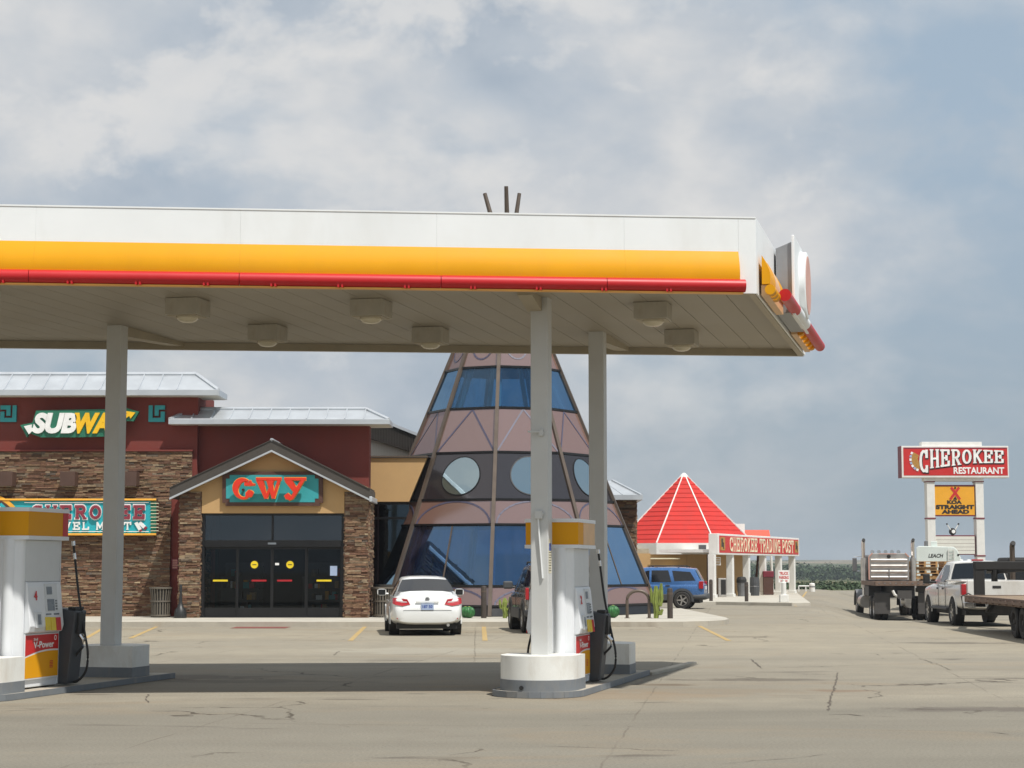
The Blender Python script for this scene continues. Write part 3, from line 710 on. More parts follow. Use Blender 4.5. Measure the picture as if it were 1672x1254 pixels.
# island slabs and column bases
def island(o, y0, ym, y1, lbl):
    hw = .61
    pl = [(hw * math.cos(R(a)), y0 + .58 + .58 * math.sin(R(a))) for a in range(180, 361, 15)] + [(hw, ym), (-hw, ym)]
    m_ = MB(); m_.prism(pl, (0, 0, -.05), (1, 0, 0), (0, 1, 0), (0, 0, .13)); m_.xf(island_frame(o)); tag(m_.build('pump_island', 'kerb_concrete', bevel=.012), lbl, kind='structure')
    m_ = MB()
    for a, b in zip([(-hw, ym)] + pl[:-2], pl[:-1]): m_.bar(Vector((a[0] * 1.012, a[1] - .006, .045)), Vector((b[0] * 1.012, b[1] - .006, .045)), .022, .08)
    m_.xf(island_frame(o)); tag(m_.build('pump_island_edging', 'base_grey'), 'grey steel edging of a pump island', kind='structure')
    if y1 > ym:
        m_ = MB(); m_.prism([(hw - .10, ym + .01), (hw + .06, ym + .01), (hw + .26, y1), (hw + .10, y1)], (0, 0, -.05), (1, 0, 0), (0, 1, 0), (0, 0, .10)); m_.xf(island_frame(o)); tag(m_.build('kerb_tail', 'kerb_concrete', bevel=.012), 'low concrete kerb running on behind the right pump island', kind='structure')
island(IR, -.73, 4.75, 8.1, 'raised concrete island under the right pump'); island(IL, -.73, 4.75, 4.75, 'raised concrete island under the left pump')
def base(o, ly, rear, lbl):
    pos = island_frame(o) @ Vector((0, ly, 0))
    t = thing('column_base', lbl, 'column base', tuple(pos), ISL + (math.pi if rear else 0), 'white and grey column bases', world=False)
    def outline(hw, dep, flat): return [(hw * math.cos(R(a)), -.12 + dep * math.sin(R(a))) for a in range(180, 361, 10)] + [(hw, flat), (-hw, flat)]
    m_ = MB(); m_.prism(outline(.525, .52, .34), (0, 0, .225), (1, 0, 0), (0, 1, 0), (0, 0, .315)); m_.build('painted_body', 'base_white', t, smooth=True)
    m_ = MB(); m_.prism(outline(.532, .527, .345), (0, 0, .078), (1, 0, 0), (0, 1, 0), (0, 0, .150)); m_.build('grey_plinth', 'base_grey', t, smooth=True)
    if not rear:
        m_ = MB(); m_.tube([(-.12, -.66, .13), (-.12, -.63, .13)], .028, 12); m_.build('drain_hole', 'black_rubber', t)
    return t
base(IR, 0, False, 'round fronted white and grey base of the front column beside the right pump')
base(IR, 3.9, True, 'square faced base of the rear right column, just behind the right pump hose')
base(IL, 3.8, True, 'square faced base of the left column by the left pump')
base(IL, -.05, False, 'round fronted base cut off by the left picture edge below the left pump')

# ================================================================== DISPENSERS
def dispenser(o, lbl, number, y0=.46, dy=0.):
    pos = island_frame(o) @ Vector((.045, y0 + .54 + dy, .08))
    t = thing('fuel_dispenser', lbl, 'fuel pump', tuple(pos), ISL, 'white fuel pumps with yellow tops', world=False); t.scale = (1, 1, 1.05 if number == 4 else .992)
    L = .54
    m_ = MB(); m_.box(-.285, .285, -L + .05, L - .05, .02, 1.92); m_.build('cabinet', 'dispenser_white', t, bevel=.01)
    for s in (-1, 1):
        m_ = MB()
        ring = [(.30 * math.cos(R(a)), s * (L - .06) + s * .14 * abs(math.sin(R(a))) ** .8, 0) for a in range(0, 181, 12)]
        ring2 = [(p[0], p[1]) for p in ring]
        m_.prism(ring2 if s > 0 else ring2[::-1], (0, 0, .03), (1, 0, 0), (0, 1, 0), (0, 0, 1.89)); m_.build('end_column', 'dispenser_white', t, smooth=True)
        m_ = MB(); m_.prism([(.085 * math.cos(R(a)) + .12, s * (L + .03) + s * .095 * math.sin(R(a))) for a in range(0, 181, 15)], (0, 0, .035), (1, 0, 0), (0, 1, 0), (0, 0, 1.88)); m_.build('end_pilaster', 'dispenser_white', t, smooth=True)
    def topper(hw, hl, bul, z0, z1, m_id, nm):
        pl = [(-hw, -hl)] + [(hw * (2 * k / 10 - 1), -hl - bul * (1 - (2 * k / 10 - 1) ** 2)) for k in range(1, 10)] + [(hw, -hl), (hw, hl)] + [(hw * (1 - 2 * k / 10), hl + bul * (1 - (2 * k / 10 - 1) ** 2)) for k in range(1, 10)] + [(-hw, hl)]
        m2 = MB(); m2.prism(pl, (0, 0, z0), (1, 0, 0), (0, 1, 0), (0, 0, z1 - z0)); return m2.build(nm, m_id, t, smooth=True)
    topper(.385, .56, .10, 1.905, 1.955, 'dispenser_white', 'topper_lower_trim')
    band = topper(.372, .55, .095, 1.955, 2.265, 'yellow_panel', 'topper_band')
    m_ = MB(); m_.box(.3722, .3752, -.22 if number == 2 else .40, .55, 1.957, 2.263); m_.build('faded_side_panel', 'faded_peach' if number == 2 else 'red_panel', band)
    topper(.385, .56, .10, 2.265, 2.315, 'dispenser_white', 'topper_upper_trim')
    def side(rot):
        X = Matrix.Rotation(rot, 4, 'Z')
        def put(m2, nm, mt, par=None, **k): m2.xf(X); return m2.build(nm, mt, par or t, **k)
        def P(y, z, x=.286): return Vector((x, y, z))
        m2 = MB(); m2.box(.286, .302, -L + .07, L - .07, 1.37, 1.90); put(m2, 'upper_panel', 'dispenser_face', bevel=.006)
        # bulging display head
        prof = [(.286, .70), (.365, .72), (.39, .80), (.36, 1.05), (.335, 1.30), (.32, 1.36), (.286, 1.37)]
        m2 = MB(); m2.loft([[(x, y, z) for x, z in prof] for y in (-L + .075, L - .075)]); head = put(m2, 'display_head', 'dispenser_white', bevel=.012)
        def face(z): # x on the sloped front
            return .36 + (1.05 - z) * .12 if z <= 1.05 else .36 - (z - 1.05) * .1
        def plate(ya, yb, za, zb, mt, nm, d=.006):
            m3 = MB(); fa, fb = face(za) + .001, face(zb) + .001
            m3.hexa([(fa, ya, za), (fa + d, ya, za), (fa + d, yb, za), (fa, yb, za), (fb, ya, zb), (fb + d, ya, zb), (fb + d, yb, zb), (fb, yb, zb)])
            return put(m3, nm, mt, head)
        plate(-.02, .32, .98, 1.34, 'dispenser_face', 'screen_bezel')
        plate(.03, .17, 1.20, 1.30, 'screen_grey', 'price_screen', .012); plate(.03, .22, .99, 1.14, 'screen_grey', 'card_screen', .012)
        m3 = MB()
        for k in range(4):
            f0 = face(1.0 + k * .035) + .007; m3.box(f0, f0 + .008, .25, .29, 1.0 + k * .035, 1.022 + k * .035)
        put(m3, 'keypad', 'screen_grey', head)
        plate(-.33, -.16, .78, .98, 'dispenser_face', 'receipt_slot', .02); plate(-.28, -.20, .82, .95, 'screen_grey', 'receipt_window', .024)
        plate(-.05, .08, .74, .91, 'button_yellow', 'grade_button', .012); plate(.095, .22, .735, .905, 'button_yellow', 'grade_button', .012); plate(.235, .36, .73, .90, 'button_red', 'grade_button', .012)
        plate(-.02, .12, .935, .955, 'screen_grey', 'grade_label', .008); plate(.20, .34, .935, .955, 'screen_grey', 'grade_label', .008)
        if number:
            m3 = MB(); text(m3, str(number), P(-.31, 1.13, face(1.13) + .006), (0, 1, 0), (-.1, 0, 1),   .075, .12, .006, .02); put(m3, 'pump_number', 'ink_red', head)
        # lower advert panels
        m2 = MB(); m2.box(.287, .315, -L + .075, L - .075, .12, .70); low = put(m2, 'lower_door', 'dispenser_white', bevel=.005)
        m3 = MB(); k = 12; ya, yb = -L + .09, L - .09
        top = [(ya, .685), (yb, .685)]; wave = [(yb - (yb - ya) * i / k, .455 + .035 * math.sin(i / k * math.pi * .9 + .4) - .05 * i / k + .02) for i in range(k + 1)]
        m3.prism([(y, z) for y, z in top[:1]] + [top[1]] + wave, (.3155, 0, 0), (0, 1, 0), (0, 0, 1), (.003, 0, 0)); rp = put(m3, 'red_advert', 'sign_red', low)
        m3 = MB(); m3.prism([(y, z - .022) for y, z in wave] + [(ya, .14), (yb, .14)], (.3155, 0, 0), (0, 1, 0), (0, 0, 1), (.003, 0, 0)); put(m3, 'orange_advert', 'yellow_panel', low)
        m3 = MB(); text(m3, 'V-Power', P(-.235, .515, .319), (0, 1, 0), (0, 0, 1), .56, .085, .002, .022); text(m3, 'Shell', P(-.235, .612, .319), (0, 1, 0), (0, 0, 1), .11, .035, .002, .01)
        m3.loft([[(.319 + o, .36 + r * math.cos(a), .635 + r * math.sin(a)) for a in [2 * math.pi * q / 14 for q in range(14)]] for r, o in ((.034, 0), (.034, .002), (.022, .002), (.022, 0))], caps=False)
        put(m3, 'advert_print', 'ink_white', low)
        m3 = MB()
        for q in range(5):
            z = .25 + .02 * q; m3.box(.3186, .3196, .22 - .004 * (q % 2), .31, z, z + .011)
        put(m3, 'advert_emblem', 'red_panel', low)
        # nozzle boot and hose at the far end of this side
        f = 1 if rot == 0 else -1
        yb0, yb1 = (L - .03, L + .30) if f > 0 else (-L - .30, -L + .03)
        m2 = MB(); m2.hexa([(.22, yb0, .02), (.44, yb0, .02), (.44, yb1, .02), (.22, yb1, .02), (.22, yb0, 1.02), (.54, yb0, .98), (.54, yb1, .98), (.22, yb1, 1.02)]); boot = put(m2, 'nozzle_boot', 'dark_plastic', bevel=.02)
        ym = (yb0 + yb1) / 2
        m2 = MB(); m2.box(.47, .56, ym - .10, ym + .10, .68, .95); m2.box(.40, .52, ym - .13, ym + .12, .985, 1.03); put(m2, 'boot_cover', 'black_rubber', boot, bevel=.01)
        m2 = MB(); m2.tube([(.53, ym, .66), (.585, ym, .60), (.575, ym, .50)], [.035, .03, .02], 10); put(m2, 'nozzle', 'chrome', boot, smooth=True)
        pts = [(.40, ym - .02, 1.90), (.43, ym, 1.62), (.49, ym + .02, 1.15), (.58, ym + .03, .70), (.635, ym + .03, .44), (.63, ym + .02, .22), (.56, ym + .01, .10), (.47, ym, .045), (.40, ym - .01, .07), (.385, ym - .01, .20), (.45, ym, .36), (.575, ym, .50)]
        # smooth the hose
        sp = []
        for i in range(len(pts) - 1):
            p0, p1, p2, p3 = [Vector(pts[max(0, min(len(pts) - 1, i + d))]) for d in (-1, 0, 1, 2)]
            for q in range(6):
                u = q / 6; sp.append(.5 * ((2 * p1) + (p2 - p0) * u + (2 * p0 - 5 * p1 + 4 * p2 - p3) * u * u + (3 * p1 - p0 - 3 * p2 + p3) * u ** 3))
        sp.append(Vector(pts[-1])); m2 = MB(); m2.tube(sp, .0165, 8); hose = put(m2, 'hose', 'black_rubber', smooth=True)
        m2 = MB(); m2.tube([(.40, ym - .02, 1.90), (.405, ym - .015, 1.84)], .026, 10); put(m2, 'hose_swivel', 'chrome', hose, smooth=True); m2 = MB(); m2.tube([(.415, ym - .01, 1.74), (.425, ym, 1.66)], .022, 10); put(m2, 'breakaway', 'chrome', hose, smooth=True)
    side(0.); side(math.pi)
    return t
dispenser(IL, 'pump with a red numeral and grey nozzle boot at the left picture edge', 4, dy=.04)
dispenser(IR, 'pump half hidden behind the front right column', 2, dy=-.02)

# ================================================================== STORE
rng = random.Random(5)
def ledger(m_, o, u, n, L, z0, z1, hole=None, top=None):
    """stacked ledger stones on a wall from o along u, outward n; hole=(a0,a1,z0,z1) left out; top(a)->max z"""
    o, u, n = Vector(o), Vector(u).normalized(), Vector(n).normalized(); z = z0
    while z < z1 - .01:
        h = min(rng.choice((.035, .045, .05, .06, .075)), z1 - z); a = -rng.uniform(0, .3)
        while a < L:
            wd = rng.uniform(.12, .46); b = min(L, a + wd); a0 = max(0, a)
            if b - a0 > .02 and not (hole and z < hole[3] - .02 and z + h > hole[2] + .02 and b > hole[0] and a0 < hole[1]) and (top is None or z + h <= top((a0 + b) / 2)):
                p = rng.uniform(.010, .055); m_.rnd = min(1, max(0, rng.betavariate(1.6, 1.7)))
                q0 = o + u * (a0 + .003) + Vector((0, 0, z + .003)); q1 = o + u * (b - .003) + Vector((0, 0, z + .003)); H = Vector((0, 0, h - .006))
                j = [n * (p + rng.uniform(-.008, .008)) for _ in range(4)]; bk = -n * .05
                m_.hexa([q0 + j[0], q1 + j[1], q1 + bk, q0 + bk, q0 + j[2] + H, q1 + j[3] + H, q1 + bk + H, q0 + bk + H])
            a += wd
        z += h
    m_.rnd = .05
YT, YL, YP = 58.6, 58.95, 57.0
store = thing('store_building', 'maroon and stone travel store with metal roofs and gabled glass entrance', 'store building', (-8, 66, 0))
SZ = .15
# tower (left) ------------------------------------------------------------
xTL, xTR = -20.5, ax(320, YT + .1)
zTop = az(637, YT)
m_ = MB(); m_.box(xTL, xTR, YT + .10, 61.9, 0, zTop - .05); m_.build('tower_wall', 'maroon_stucco', store)
zs = az(737, YT); xs1 = ax(312, YT); xs2 = ax(279, YT); zmid = az(800, YT)
m_ = MB(); m_.rnd = .05; m_.box(xTL, xs2 - .02, YT + .02, YT + .098, 0, zs - .02); m_.box(xs2 - .02, xs1 - .02, YT + .02, YT + .098, zmid, zs - .02)
ledger(m_, (xTL, YT + .02, 0), (1, 0, 0), (0, -1, 0), xs2 - xTL, SZ, zmid)
ledger(m_, (xTL, YT + .02, 0), (1, 0, 0), (0, -1, 0), xs1 - xTL, zmid, zs)
m_.build('stone_facing', 'ledger_stone', store)
m_ = MB(); m_.box(xTL, xs1 + .02, YT - .07, YT + .1, zs, zs + .05); m_.build('stone_cap', 'maroon_stucco', store)
# lower wall --------------------------------------------------------------
xLR = ax(602, YL); zL = az(688, YL)
m_ = MB(); xa_, xb_, zo_ = ax(329, YP) + .02, ax(562, YP) - .02, az(838, YP)
m_.box(xTR + .002, xa_, YL, YL + .7, 0, zL - .06); m_.box(xb_, xLR, YL, YL + .7, 0, zL - .06); m_.box(xa_, xb_, YL, YL + .7, zo_ + .04, zL - .06); m_.box(xs2 + .0, xTR, YT + .095, YT + .4, 0, zmid - .4); m_.build('lower_wall', 'maroon_stucco', store)
def mansard(px0, px1, pxr0, pxr1, pyr, pye, pyb, yfront, run, nm, back=3.0, left_hip=False):
    """metal mansard: eave at yfront, ridge run metres behind; seams as raised ribs"""
    e0, e1 = at(px0, pye, yfront), at(px1, pye, yfront); r0, r1 = at(pxr0, pyr, yfront + run), at(pxr1, pyr, yfront + run)
    zb = at(836, pyb, yfront).z
    r0.z = r1.z = az(pyr, yfront + run); e0.z = e1.z = az(pye, yfront)
    B = Vector((0, back, 0)); m2 = MB()
    m2.face([e0, e1, r1, r0]); m2.face([e1, e1 + B, r1 + B * .6, r1]); m2.face([e0 + B, e0, r0, r0 + B * .6]); m2.face([r0, r1, r1 + B * .6, r0 + B * .6])
    # gutter fascia and soffit
    rf = m2.build(nm, 'galv_roof', store)
    m2 = MB(); m2.box(e0.x - .03, e1.x + .03, yfront - .06, yfront + .03, zb, e0.z + .015); m2.box(e1.x - .02, e1.x + .05, yfront + .03, yfront + back, zb, e0.z + .015); m2.build('gutter', 'galv_roof', rf, bevel=.01)
    m2 = MB(); m2.box(e0.x, e1.x - .02, yfront + .03, yfront + back, zb - .001, zb + .03); m2.build('soffit', 'siding_white', rf)
    m2 = MB(); n = int((r1.x - r0.x) / .61); d = (r0 - e0); nrm = Vector((0, -(r0.z - e0.z), run)).normalized()
    for k in range(n + 1):
        x = r0.x + .1 + .61 * k; a = Vector((x, e0.y, e0.z)) + nrm * .02; b = Vector((x, r0.y, r0.z)) + nrm * .02; m2.bar(a, b, .035, .045, nrm)
    m2.bar(r0 + nrm * .02, r1 + nrm * .02, .16, .05, nrm); m2.bar(e1 + nrm * .02, r1 + nrm * .02, .10, .06, nrm)
    if left_hip: m2.bar(e0 + nrm * .02, r0 + nrm * .02, .10, .06, nrm)
    m2.build('roof_seams', 'galv_roof', rf)
    return rf
mansard(-260, 356, -260, 320, 611, 637, 646, YT - .45, 1.05, 'tower_roof', back=1.6)
mansard(277, 634, 316, 597, 668, 685, 693, YL - .66, .95, 'lower_roof', back=1.5, left_hip=True)
# porch -------------------------------------------------------------------
xa, xb, xc_, xd = ax(292, YP), ax(329, YP), ax(562, YP), ax(603, YP)
zpil = az(803, YP)
for x0, x1 in ((xa, xb), (xc_, xd)):
    m_ = MB(); m_.rnd = .05; m_.box(x0 + .03, x1 - .03, YP + .03, YL - .005, 0, zpil - .01)
    ledger(m_, (x0 + .03, YP + .03, 0), (1, 0, 0), (0, -1, 0), x1 - x0 - .06, SZ, zpil)
    ledger(m_, (x1 - .03, YP + .03, 0), (0, 1, 0), (1, 0, 0), 1.85, SZ, zpil); ledger(m_, (x0 + .03, YL - .07, 0), (0, -1, 0), (-1, 0, 0), 1.85, SZ, zpil)
    m_.build('stone_pillar', 'ledger_stone', store)
apx, apz = ax(443.5, YP), az(730, YP); zlint = az(838, YP)
ze = az(798, YP)
m_ = MB(); m_.prism([(xb + .001, zlint), (xc_ - .001, zlint), (xc_ - .001, zpil + .003), (xd - .05, zpil + .003), (xd - .05, ze + .05), (apx, apz), (xa + .05, ze + .05), (xa + .05, zpil + .003), (xb + .001, zpil + .003)], (0, YP + .015, 0), (1, 0, 0), (0, 0, 1), (0, .35, 0))
m_.build('gable_wall', 'tan_stucco', store)
yr0, yr1 = 56.70, 58.94
al, ar_, at_ = at(277, 797, yr0), at(604, 799, yr0), at(443.5, 719, yr0)
rake = .36
gx = store
for nm, e in (('porch_roof', al), ('porch_roof', ar_)):
    d = Vector((at_.x - e.x, 0, at_.z - e.z)); s = 1 if e is al else -1
    up = Vector((-d.z, 0, d.x)).normalized() * (1 if d.x > 0 else -1)
    a = Vector((e.x, yr0, e.z)); b = Vector((at_.x, yr0, at_.z)); D = Vector((0, yr1 - yr0, 0)); dn = Vector((0, 0, -.31))
    m_ = MB(); m_.hexa([a + dn, b + dn, b + dn + D, a + dn + D, a, b, b + D, a + D] if s > 0 else [b + dn, a + dn, a + dn + D, b + dn + D, b, a, a + D, b + D])
    rf = m_.build(nm, 'roof_brown', store)
    m_ = MB(); o_ = Vector((0, -.02, 0)); q = Vector((0, 0, -.31))
    k = Vector((0, 0, -.045)); m_.hexa([a + q + k + o_, b + q + k + o_, b + q + k + Vector((0, .10, 0)), a + q + k + Vector((0, .10, 0)), a + q + o_ + Vector((0, 0, .015)), b + q + o_ + Vector((0, 0, .015)), b + q + Vector((0, .1, .015)), a + q + Vector((0, .1, .015))]); m_.build('rake_trim', 'galv_roof', rf)
    m_ = MB(); m_.bar(a + up * .012 + Vector((0, .05, 0)), b + up * .012 + Vector((0, .05, 0)), .16, .022, up); 
    for kk in range(1, 5): m_.bar(a + up * .015 + D * kk / 5, b + up * .015 + D * kk / 5, .035, .04, up)
    m_.build('roof_seams', 'roof_brown', rf)
    if s < 0:
        m_ = MB(); m_.box(e.x - .02, e.x + .07, yr0 - .02, yr1, e.z - .38, e.z - .22); m_.build('end_gutter', 'galv_roof', rf, bevel=.015)
m_ = MB(); m_.tube([(at_.x, yr0 - .01, at_.z + .02), (at_.x, yr1, at_.z + .02)], .05, 10); m_.build('ridge_cap', 'galv_roof', store)
# glass entrance ----------------------------------------------------------
YD = YP + .12
z0, z1, zh0, zh1 = SZ, zlint, az(893, YD), az(882, YD)
fr = MB(); fw = .055
X0, X1 = xb, xc_
fr.box(X0, X0 + .09, YD, YD + .14, z0, z1); fr.box(X1 - .09, X1, YD, YD + .14, z0, z1); fr.box(X0 + .09, X1 - .09, YD, YD + .14, z1 - .07, z1)
fr.box(X0 + .09, X1 - .09, YD - .04, YD + .14, zh0, zh1); xm = ax(445, YD); fr.box(xm - .03, xm + .03, YD, YD + .14, zh1, z1 - .07); fr.box(X0 + .09, X1 - .09, YD + .01, YD + .13, z0, z0 + .03)
ent = fr.build('entrance_frame', 'frame_black', store, bevel=.006)
m_ = MB(); m_.box(X0 + .09, X1 - .09, YD + .06, YD + .07, zh1, z1 - .07); m_.build('transom_glass', 'transom_pane', ent)
px_l = [333, 388, 445, 501, 558]
for k in range(4):
    a, b = ax(px_l[k], YD), ax(px_l[k + 1], YD); yo = YD + (.09 if k in (0, 3) else .045)
    m_ = MB(); s_ = .045; m_.box(a, a + s_, yo, yo + .04, z0 + .03, zh0 - .002); m_.box(b - s_, b, yo, yo + .04, z0 + .03, zh0 - .002); m_.box(a + s_, b - s_, yo, yo + .04, z0 + .03, z0 + .30); m_.box(a + s_, b - s_, yo, yo + .04, zh0 - .07, zh0 - .002)
    dr = m_.build('sliding_door' if k in (1, 2) else 'side_light', 'frame_black', store, bevel=.004)
    m_ = MB(); m_.box(a + s_, b - s_, yo + .015, yo + .024, z0 + .30, zh0 - .07); m_.build('glass', 'door_pane', dr)
    zbar = az(948, YD); cxx = (a + b) / 2
    m_ = MB(); w_ = .23; sh = (-.0, .14, -.14, 0)[k]; m_.box(cxx - w_ + sh, cxx + w_ + sh, yo + .006, yo + .0135, zbar - .028, zbar + .028); m_.build('safety_strip', 'button_yellow' if k in (0, 3) else 'tail_red', dr)
    if k in (1, 2):
        cx_ = ax(416 if k == 1 else 474, YD); zz = az(922, YD); m_ = MB(); m_.lathe([(.115, 0), (.115, .006)], (cx_, yo + .005, zz), 24, 'y'); st = m_.build('round_sticker', 'button_yellow', dr)
        m_ = MB(); m_.box(cx_ - .06, cx_ + .06, yo + .003, yo + .0045, zz - .012, zz + .012); m_.build('sticker_print', 'ink_black', st)
    if k == 2:
        cx_ = ax(453, YD); zz = az(921, YD); m_ = MB(); m_.box(cx_ - .06, cx_ + .06, yo + .004, yo + .012, zz - .035, zz + .035); m_.build('door_tag', 'ink_white', dr)
    if k == 3:
        cx_ = ax(545, YD); zz = az(932, YD); m_ = MB(); m_.box(cx_ - .11, cx_ + .11, yo + .006, yo + .013, zz - .15, zz + .15); m_.build('blue_notice', 'plate_blue', dr)
m_ = MB(); m_.box(xm - .13, xm + .13, YD - .055, YD - .0405, (zh0 + zh1) / 2 - .03, (zh0 + zh1) / 2 + .03); m_.build('door_sensor', 'screen_grey', ent)
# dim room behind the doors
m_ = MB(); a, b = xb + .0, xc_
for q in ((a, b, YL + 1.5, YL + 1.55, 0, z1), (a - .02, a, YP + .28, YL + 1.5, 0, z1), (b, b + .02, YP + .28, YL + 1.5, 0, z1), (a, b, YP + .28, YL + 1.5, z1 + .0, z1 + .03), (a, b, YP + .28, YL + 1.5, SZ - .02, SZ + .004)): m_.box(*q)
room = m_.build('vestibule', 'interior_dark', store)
rr = random.Random(3)
gm = ['shelf_goods', 'sign_red', 'sign_orange', 'teal_face', 'ink_white', 'tan_stucco', 'clad_grey']
for row, (yy, hh) in enumerate(((YL + .2, 1.25), (YL + 1.1, 1.7))):
    for sx in ((a + .25, a + 1.5), (b - 1.55, b - .25)):
        m_ = MB()
        for z in (.12, .48, .84, 1.2, 1.56):
            if z < hh: m_.box(sx[0], sx[1], yy, yy + .3, SZ + z, SZ + z + .03)
        m_.box(sx[0], sx[1], yy + .28, yy + .31, SZ, SZ + hh); sh_ = m_.build('shelf', 'clad_grey', room)
        for q in range(16):
            x = rr.uniform(sx[0], sx[1] - .2); z = SZ + rr.choice([v for v in (.15, .51, .87, 1.23) if v + .2 < hh]); m_ = MB(); m_.box(x, x + rr.uniform(.08, .22), yy - .02 + q * .001, yy + .24, z + .001 * q, z + rr.uniform(.14, .28)); m_.build('goods', gm[q % 7], sh_)

# glass link to the tower and slanted tan wall ----------------------------
YK = 61.3
def quadprism(pts, y0, dy): 
    m2 = MB(); m2.prism([(at(px, py, y0).x, at(px, py, y0).z) for px, py in pts], (0, y0, 0), (1, 0, 0), (0, 0, 1), (0, dy, 0)); return m2
link = thing('glass_link', 'dark glass link with slanted tan stucco fascia between store and cone', 'glass link', (-3.5, 61, 0))
quadprism([(603, 819), (668, 819), (697, 748), (603, 748)], YK - .35, 2.2).build('tan_fascia', 'tan_stucco', link)
quadprism([(603, 747), (698, 747), (698, 744), (603, 744)], YK - .42, 2.3).build('coping', 'mullion_brown', link)
quadprism([(603, 1006), (668, 1006), (668, 820), (603, 820)], YK, .05).build('dark_glass', 'link_dark_glass', link)
m_ = MB()
for pts in ([(603, 848), (668, 848), (668, 844), (603, 844)], [(603, 824), (668, 824), (668, 820), (603, 820)], [(603, 1007), (668, 1007), (668, 1000), (603, 1000)], [(603, 1000), (607, 1000), (607, 824), (603, 824)]):
    m_.add(quadprism(pts, YK - .05, .055))
m_.build('mullion', 'frame_black', link)

# metal building behind ---------------------------------------------------
YM = 68.6
shed = thing('metal_building', 'white metal shed with brown ribbed roof edge behind the store', 'metal building', (-3, 80, 0))
quadprism([(560, 735), (700, 735), (700, 1000), (560, 1000)], YM, 14).build('lower_wall', 'siding_white', shed)
m_ = quadprism([(-150, 735), (560, 735), (560, 990), (-150, 990)], YM + .4, 12); m_.build('rear_hall', 'siding_white', shed)
m_ = quadprism([(560, 712), (604, 716), (690, 744), (690, 760), (560, 760)], YM - .1, 14); m_.build('wall', 'siding_white', shed)
m_ = MB()
for k in range(36):
    px = 603 + k * 2.6; m_.add(quadprism([(px, 718 + (px - 604) * .32), (px + .6, 718 + (px - 604) * .32), (px + .6, 745), (px, 745)], YM - .13, .03))
m_.build('wall_ribs', 'trim_white', shed)
quadprism([(575, 672), (634, 692), (690, 715), (694, 734), (690, 744), (604, 716), (560, 702)], YM - .5, 14).build('roof_edge', 'roof_brown', shed)
m_ = MB()
for k in range(40):
    px = 590 + k * 2.6; t0 = 675.5 + (px - 590) * .395; t1 = 711 + (px - 590) * .325; m_.add(quadprism([(px, t0), (px + 1.0, t0), (px + 1.0, t1), (px, t1)], YM - .56, .06))
m_.build('edge_ribs', 'roof_brown', shed)
quadprism([(572, 667), (634, 688), (691, 711), (691, 715.5), (634, 693), (572, 672)], YM - .62, 14).build('roof', 'galv_roof', shed)

# ================================================================== CONE TOWER
tp = thing('cone_tower', 'tall nine sided glass cone tower with pink, dark and blue bands', 'cone tower', (0, 63.5, 0))
TC = Vector((at(822, 800, 63.5).x, 63.5, 0)); TB = SZ
APEX = az(379, 63.5); R0 = 5.42
ANG = [R(-4.3 + 40 * k) for k in range(9)]
def rad(z): return R0 * (APEX - z) / (APEX - TB)
def ribp(k, z, out=0.): a = ANG[k % 9]; r = rad(z) + out; return Vector((TC.x + r * math.sin(a), TC.y - r * math.cos(a), z))
def z_at(py):
    z = 5.
    for _ in range(30): z = az(py, TC.y - rad(z) * math.cos(ANG[0]))
    return z
levels = [TB + .02] + [z_at(p) for p in (990, 957, 856, 815, 737.5, 665, 598, 545, 490, 440)]
kinds = ['base', 'pinkarch', 'blue', 'pinkarch', 'round', 'pinktri', 'blue', 'pinkhalf', 'blue', 'pinktri']
def fp(k, u, v, z0, z1, out=0.):
    a, b = ribp(k, z0), ribp(k + 1, z0); c, d = ribp(k, z1), ribp(k + 1, z1)
    p = (a * (1 - u) + b * u) * (1 - v) + (c * (1 - u) + d * u) * v
    if out:
        n = (b - a).cross(c - a).normalized(); p = p + n * out
    return p
def ribbon(m2, pts, fn, wd, o0, o1):
    for (a, b) in zip(pts, pts[1:]):
        A, B = fn(a, o0), fn(b, o0); A1, B1 = fn(a, o1), fn(b, o1); d = (B - A).normalized(); n = (A1 - A).normalized(); x = d.cross(n) * wd / 2; e = d * .01
        m2.hexa([A - x - e, A + x - e, B + x + e, B - x + e, A1 - x - e, A1 + x - e, B1 + x + e, B1 - x + e])
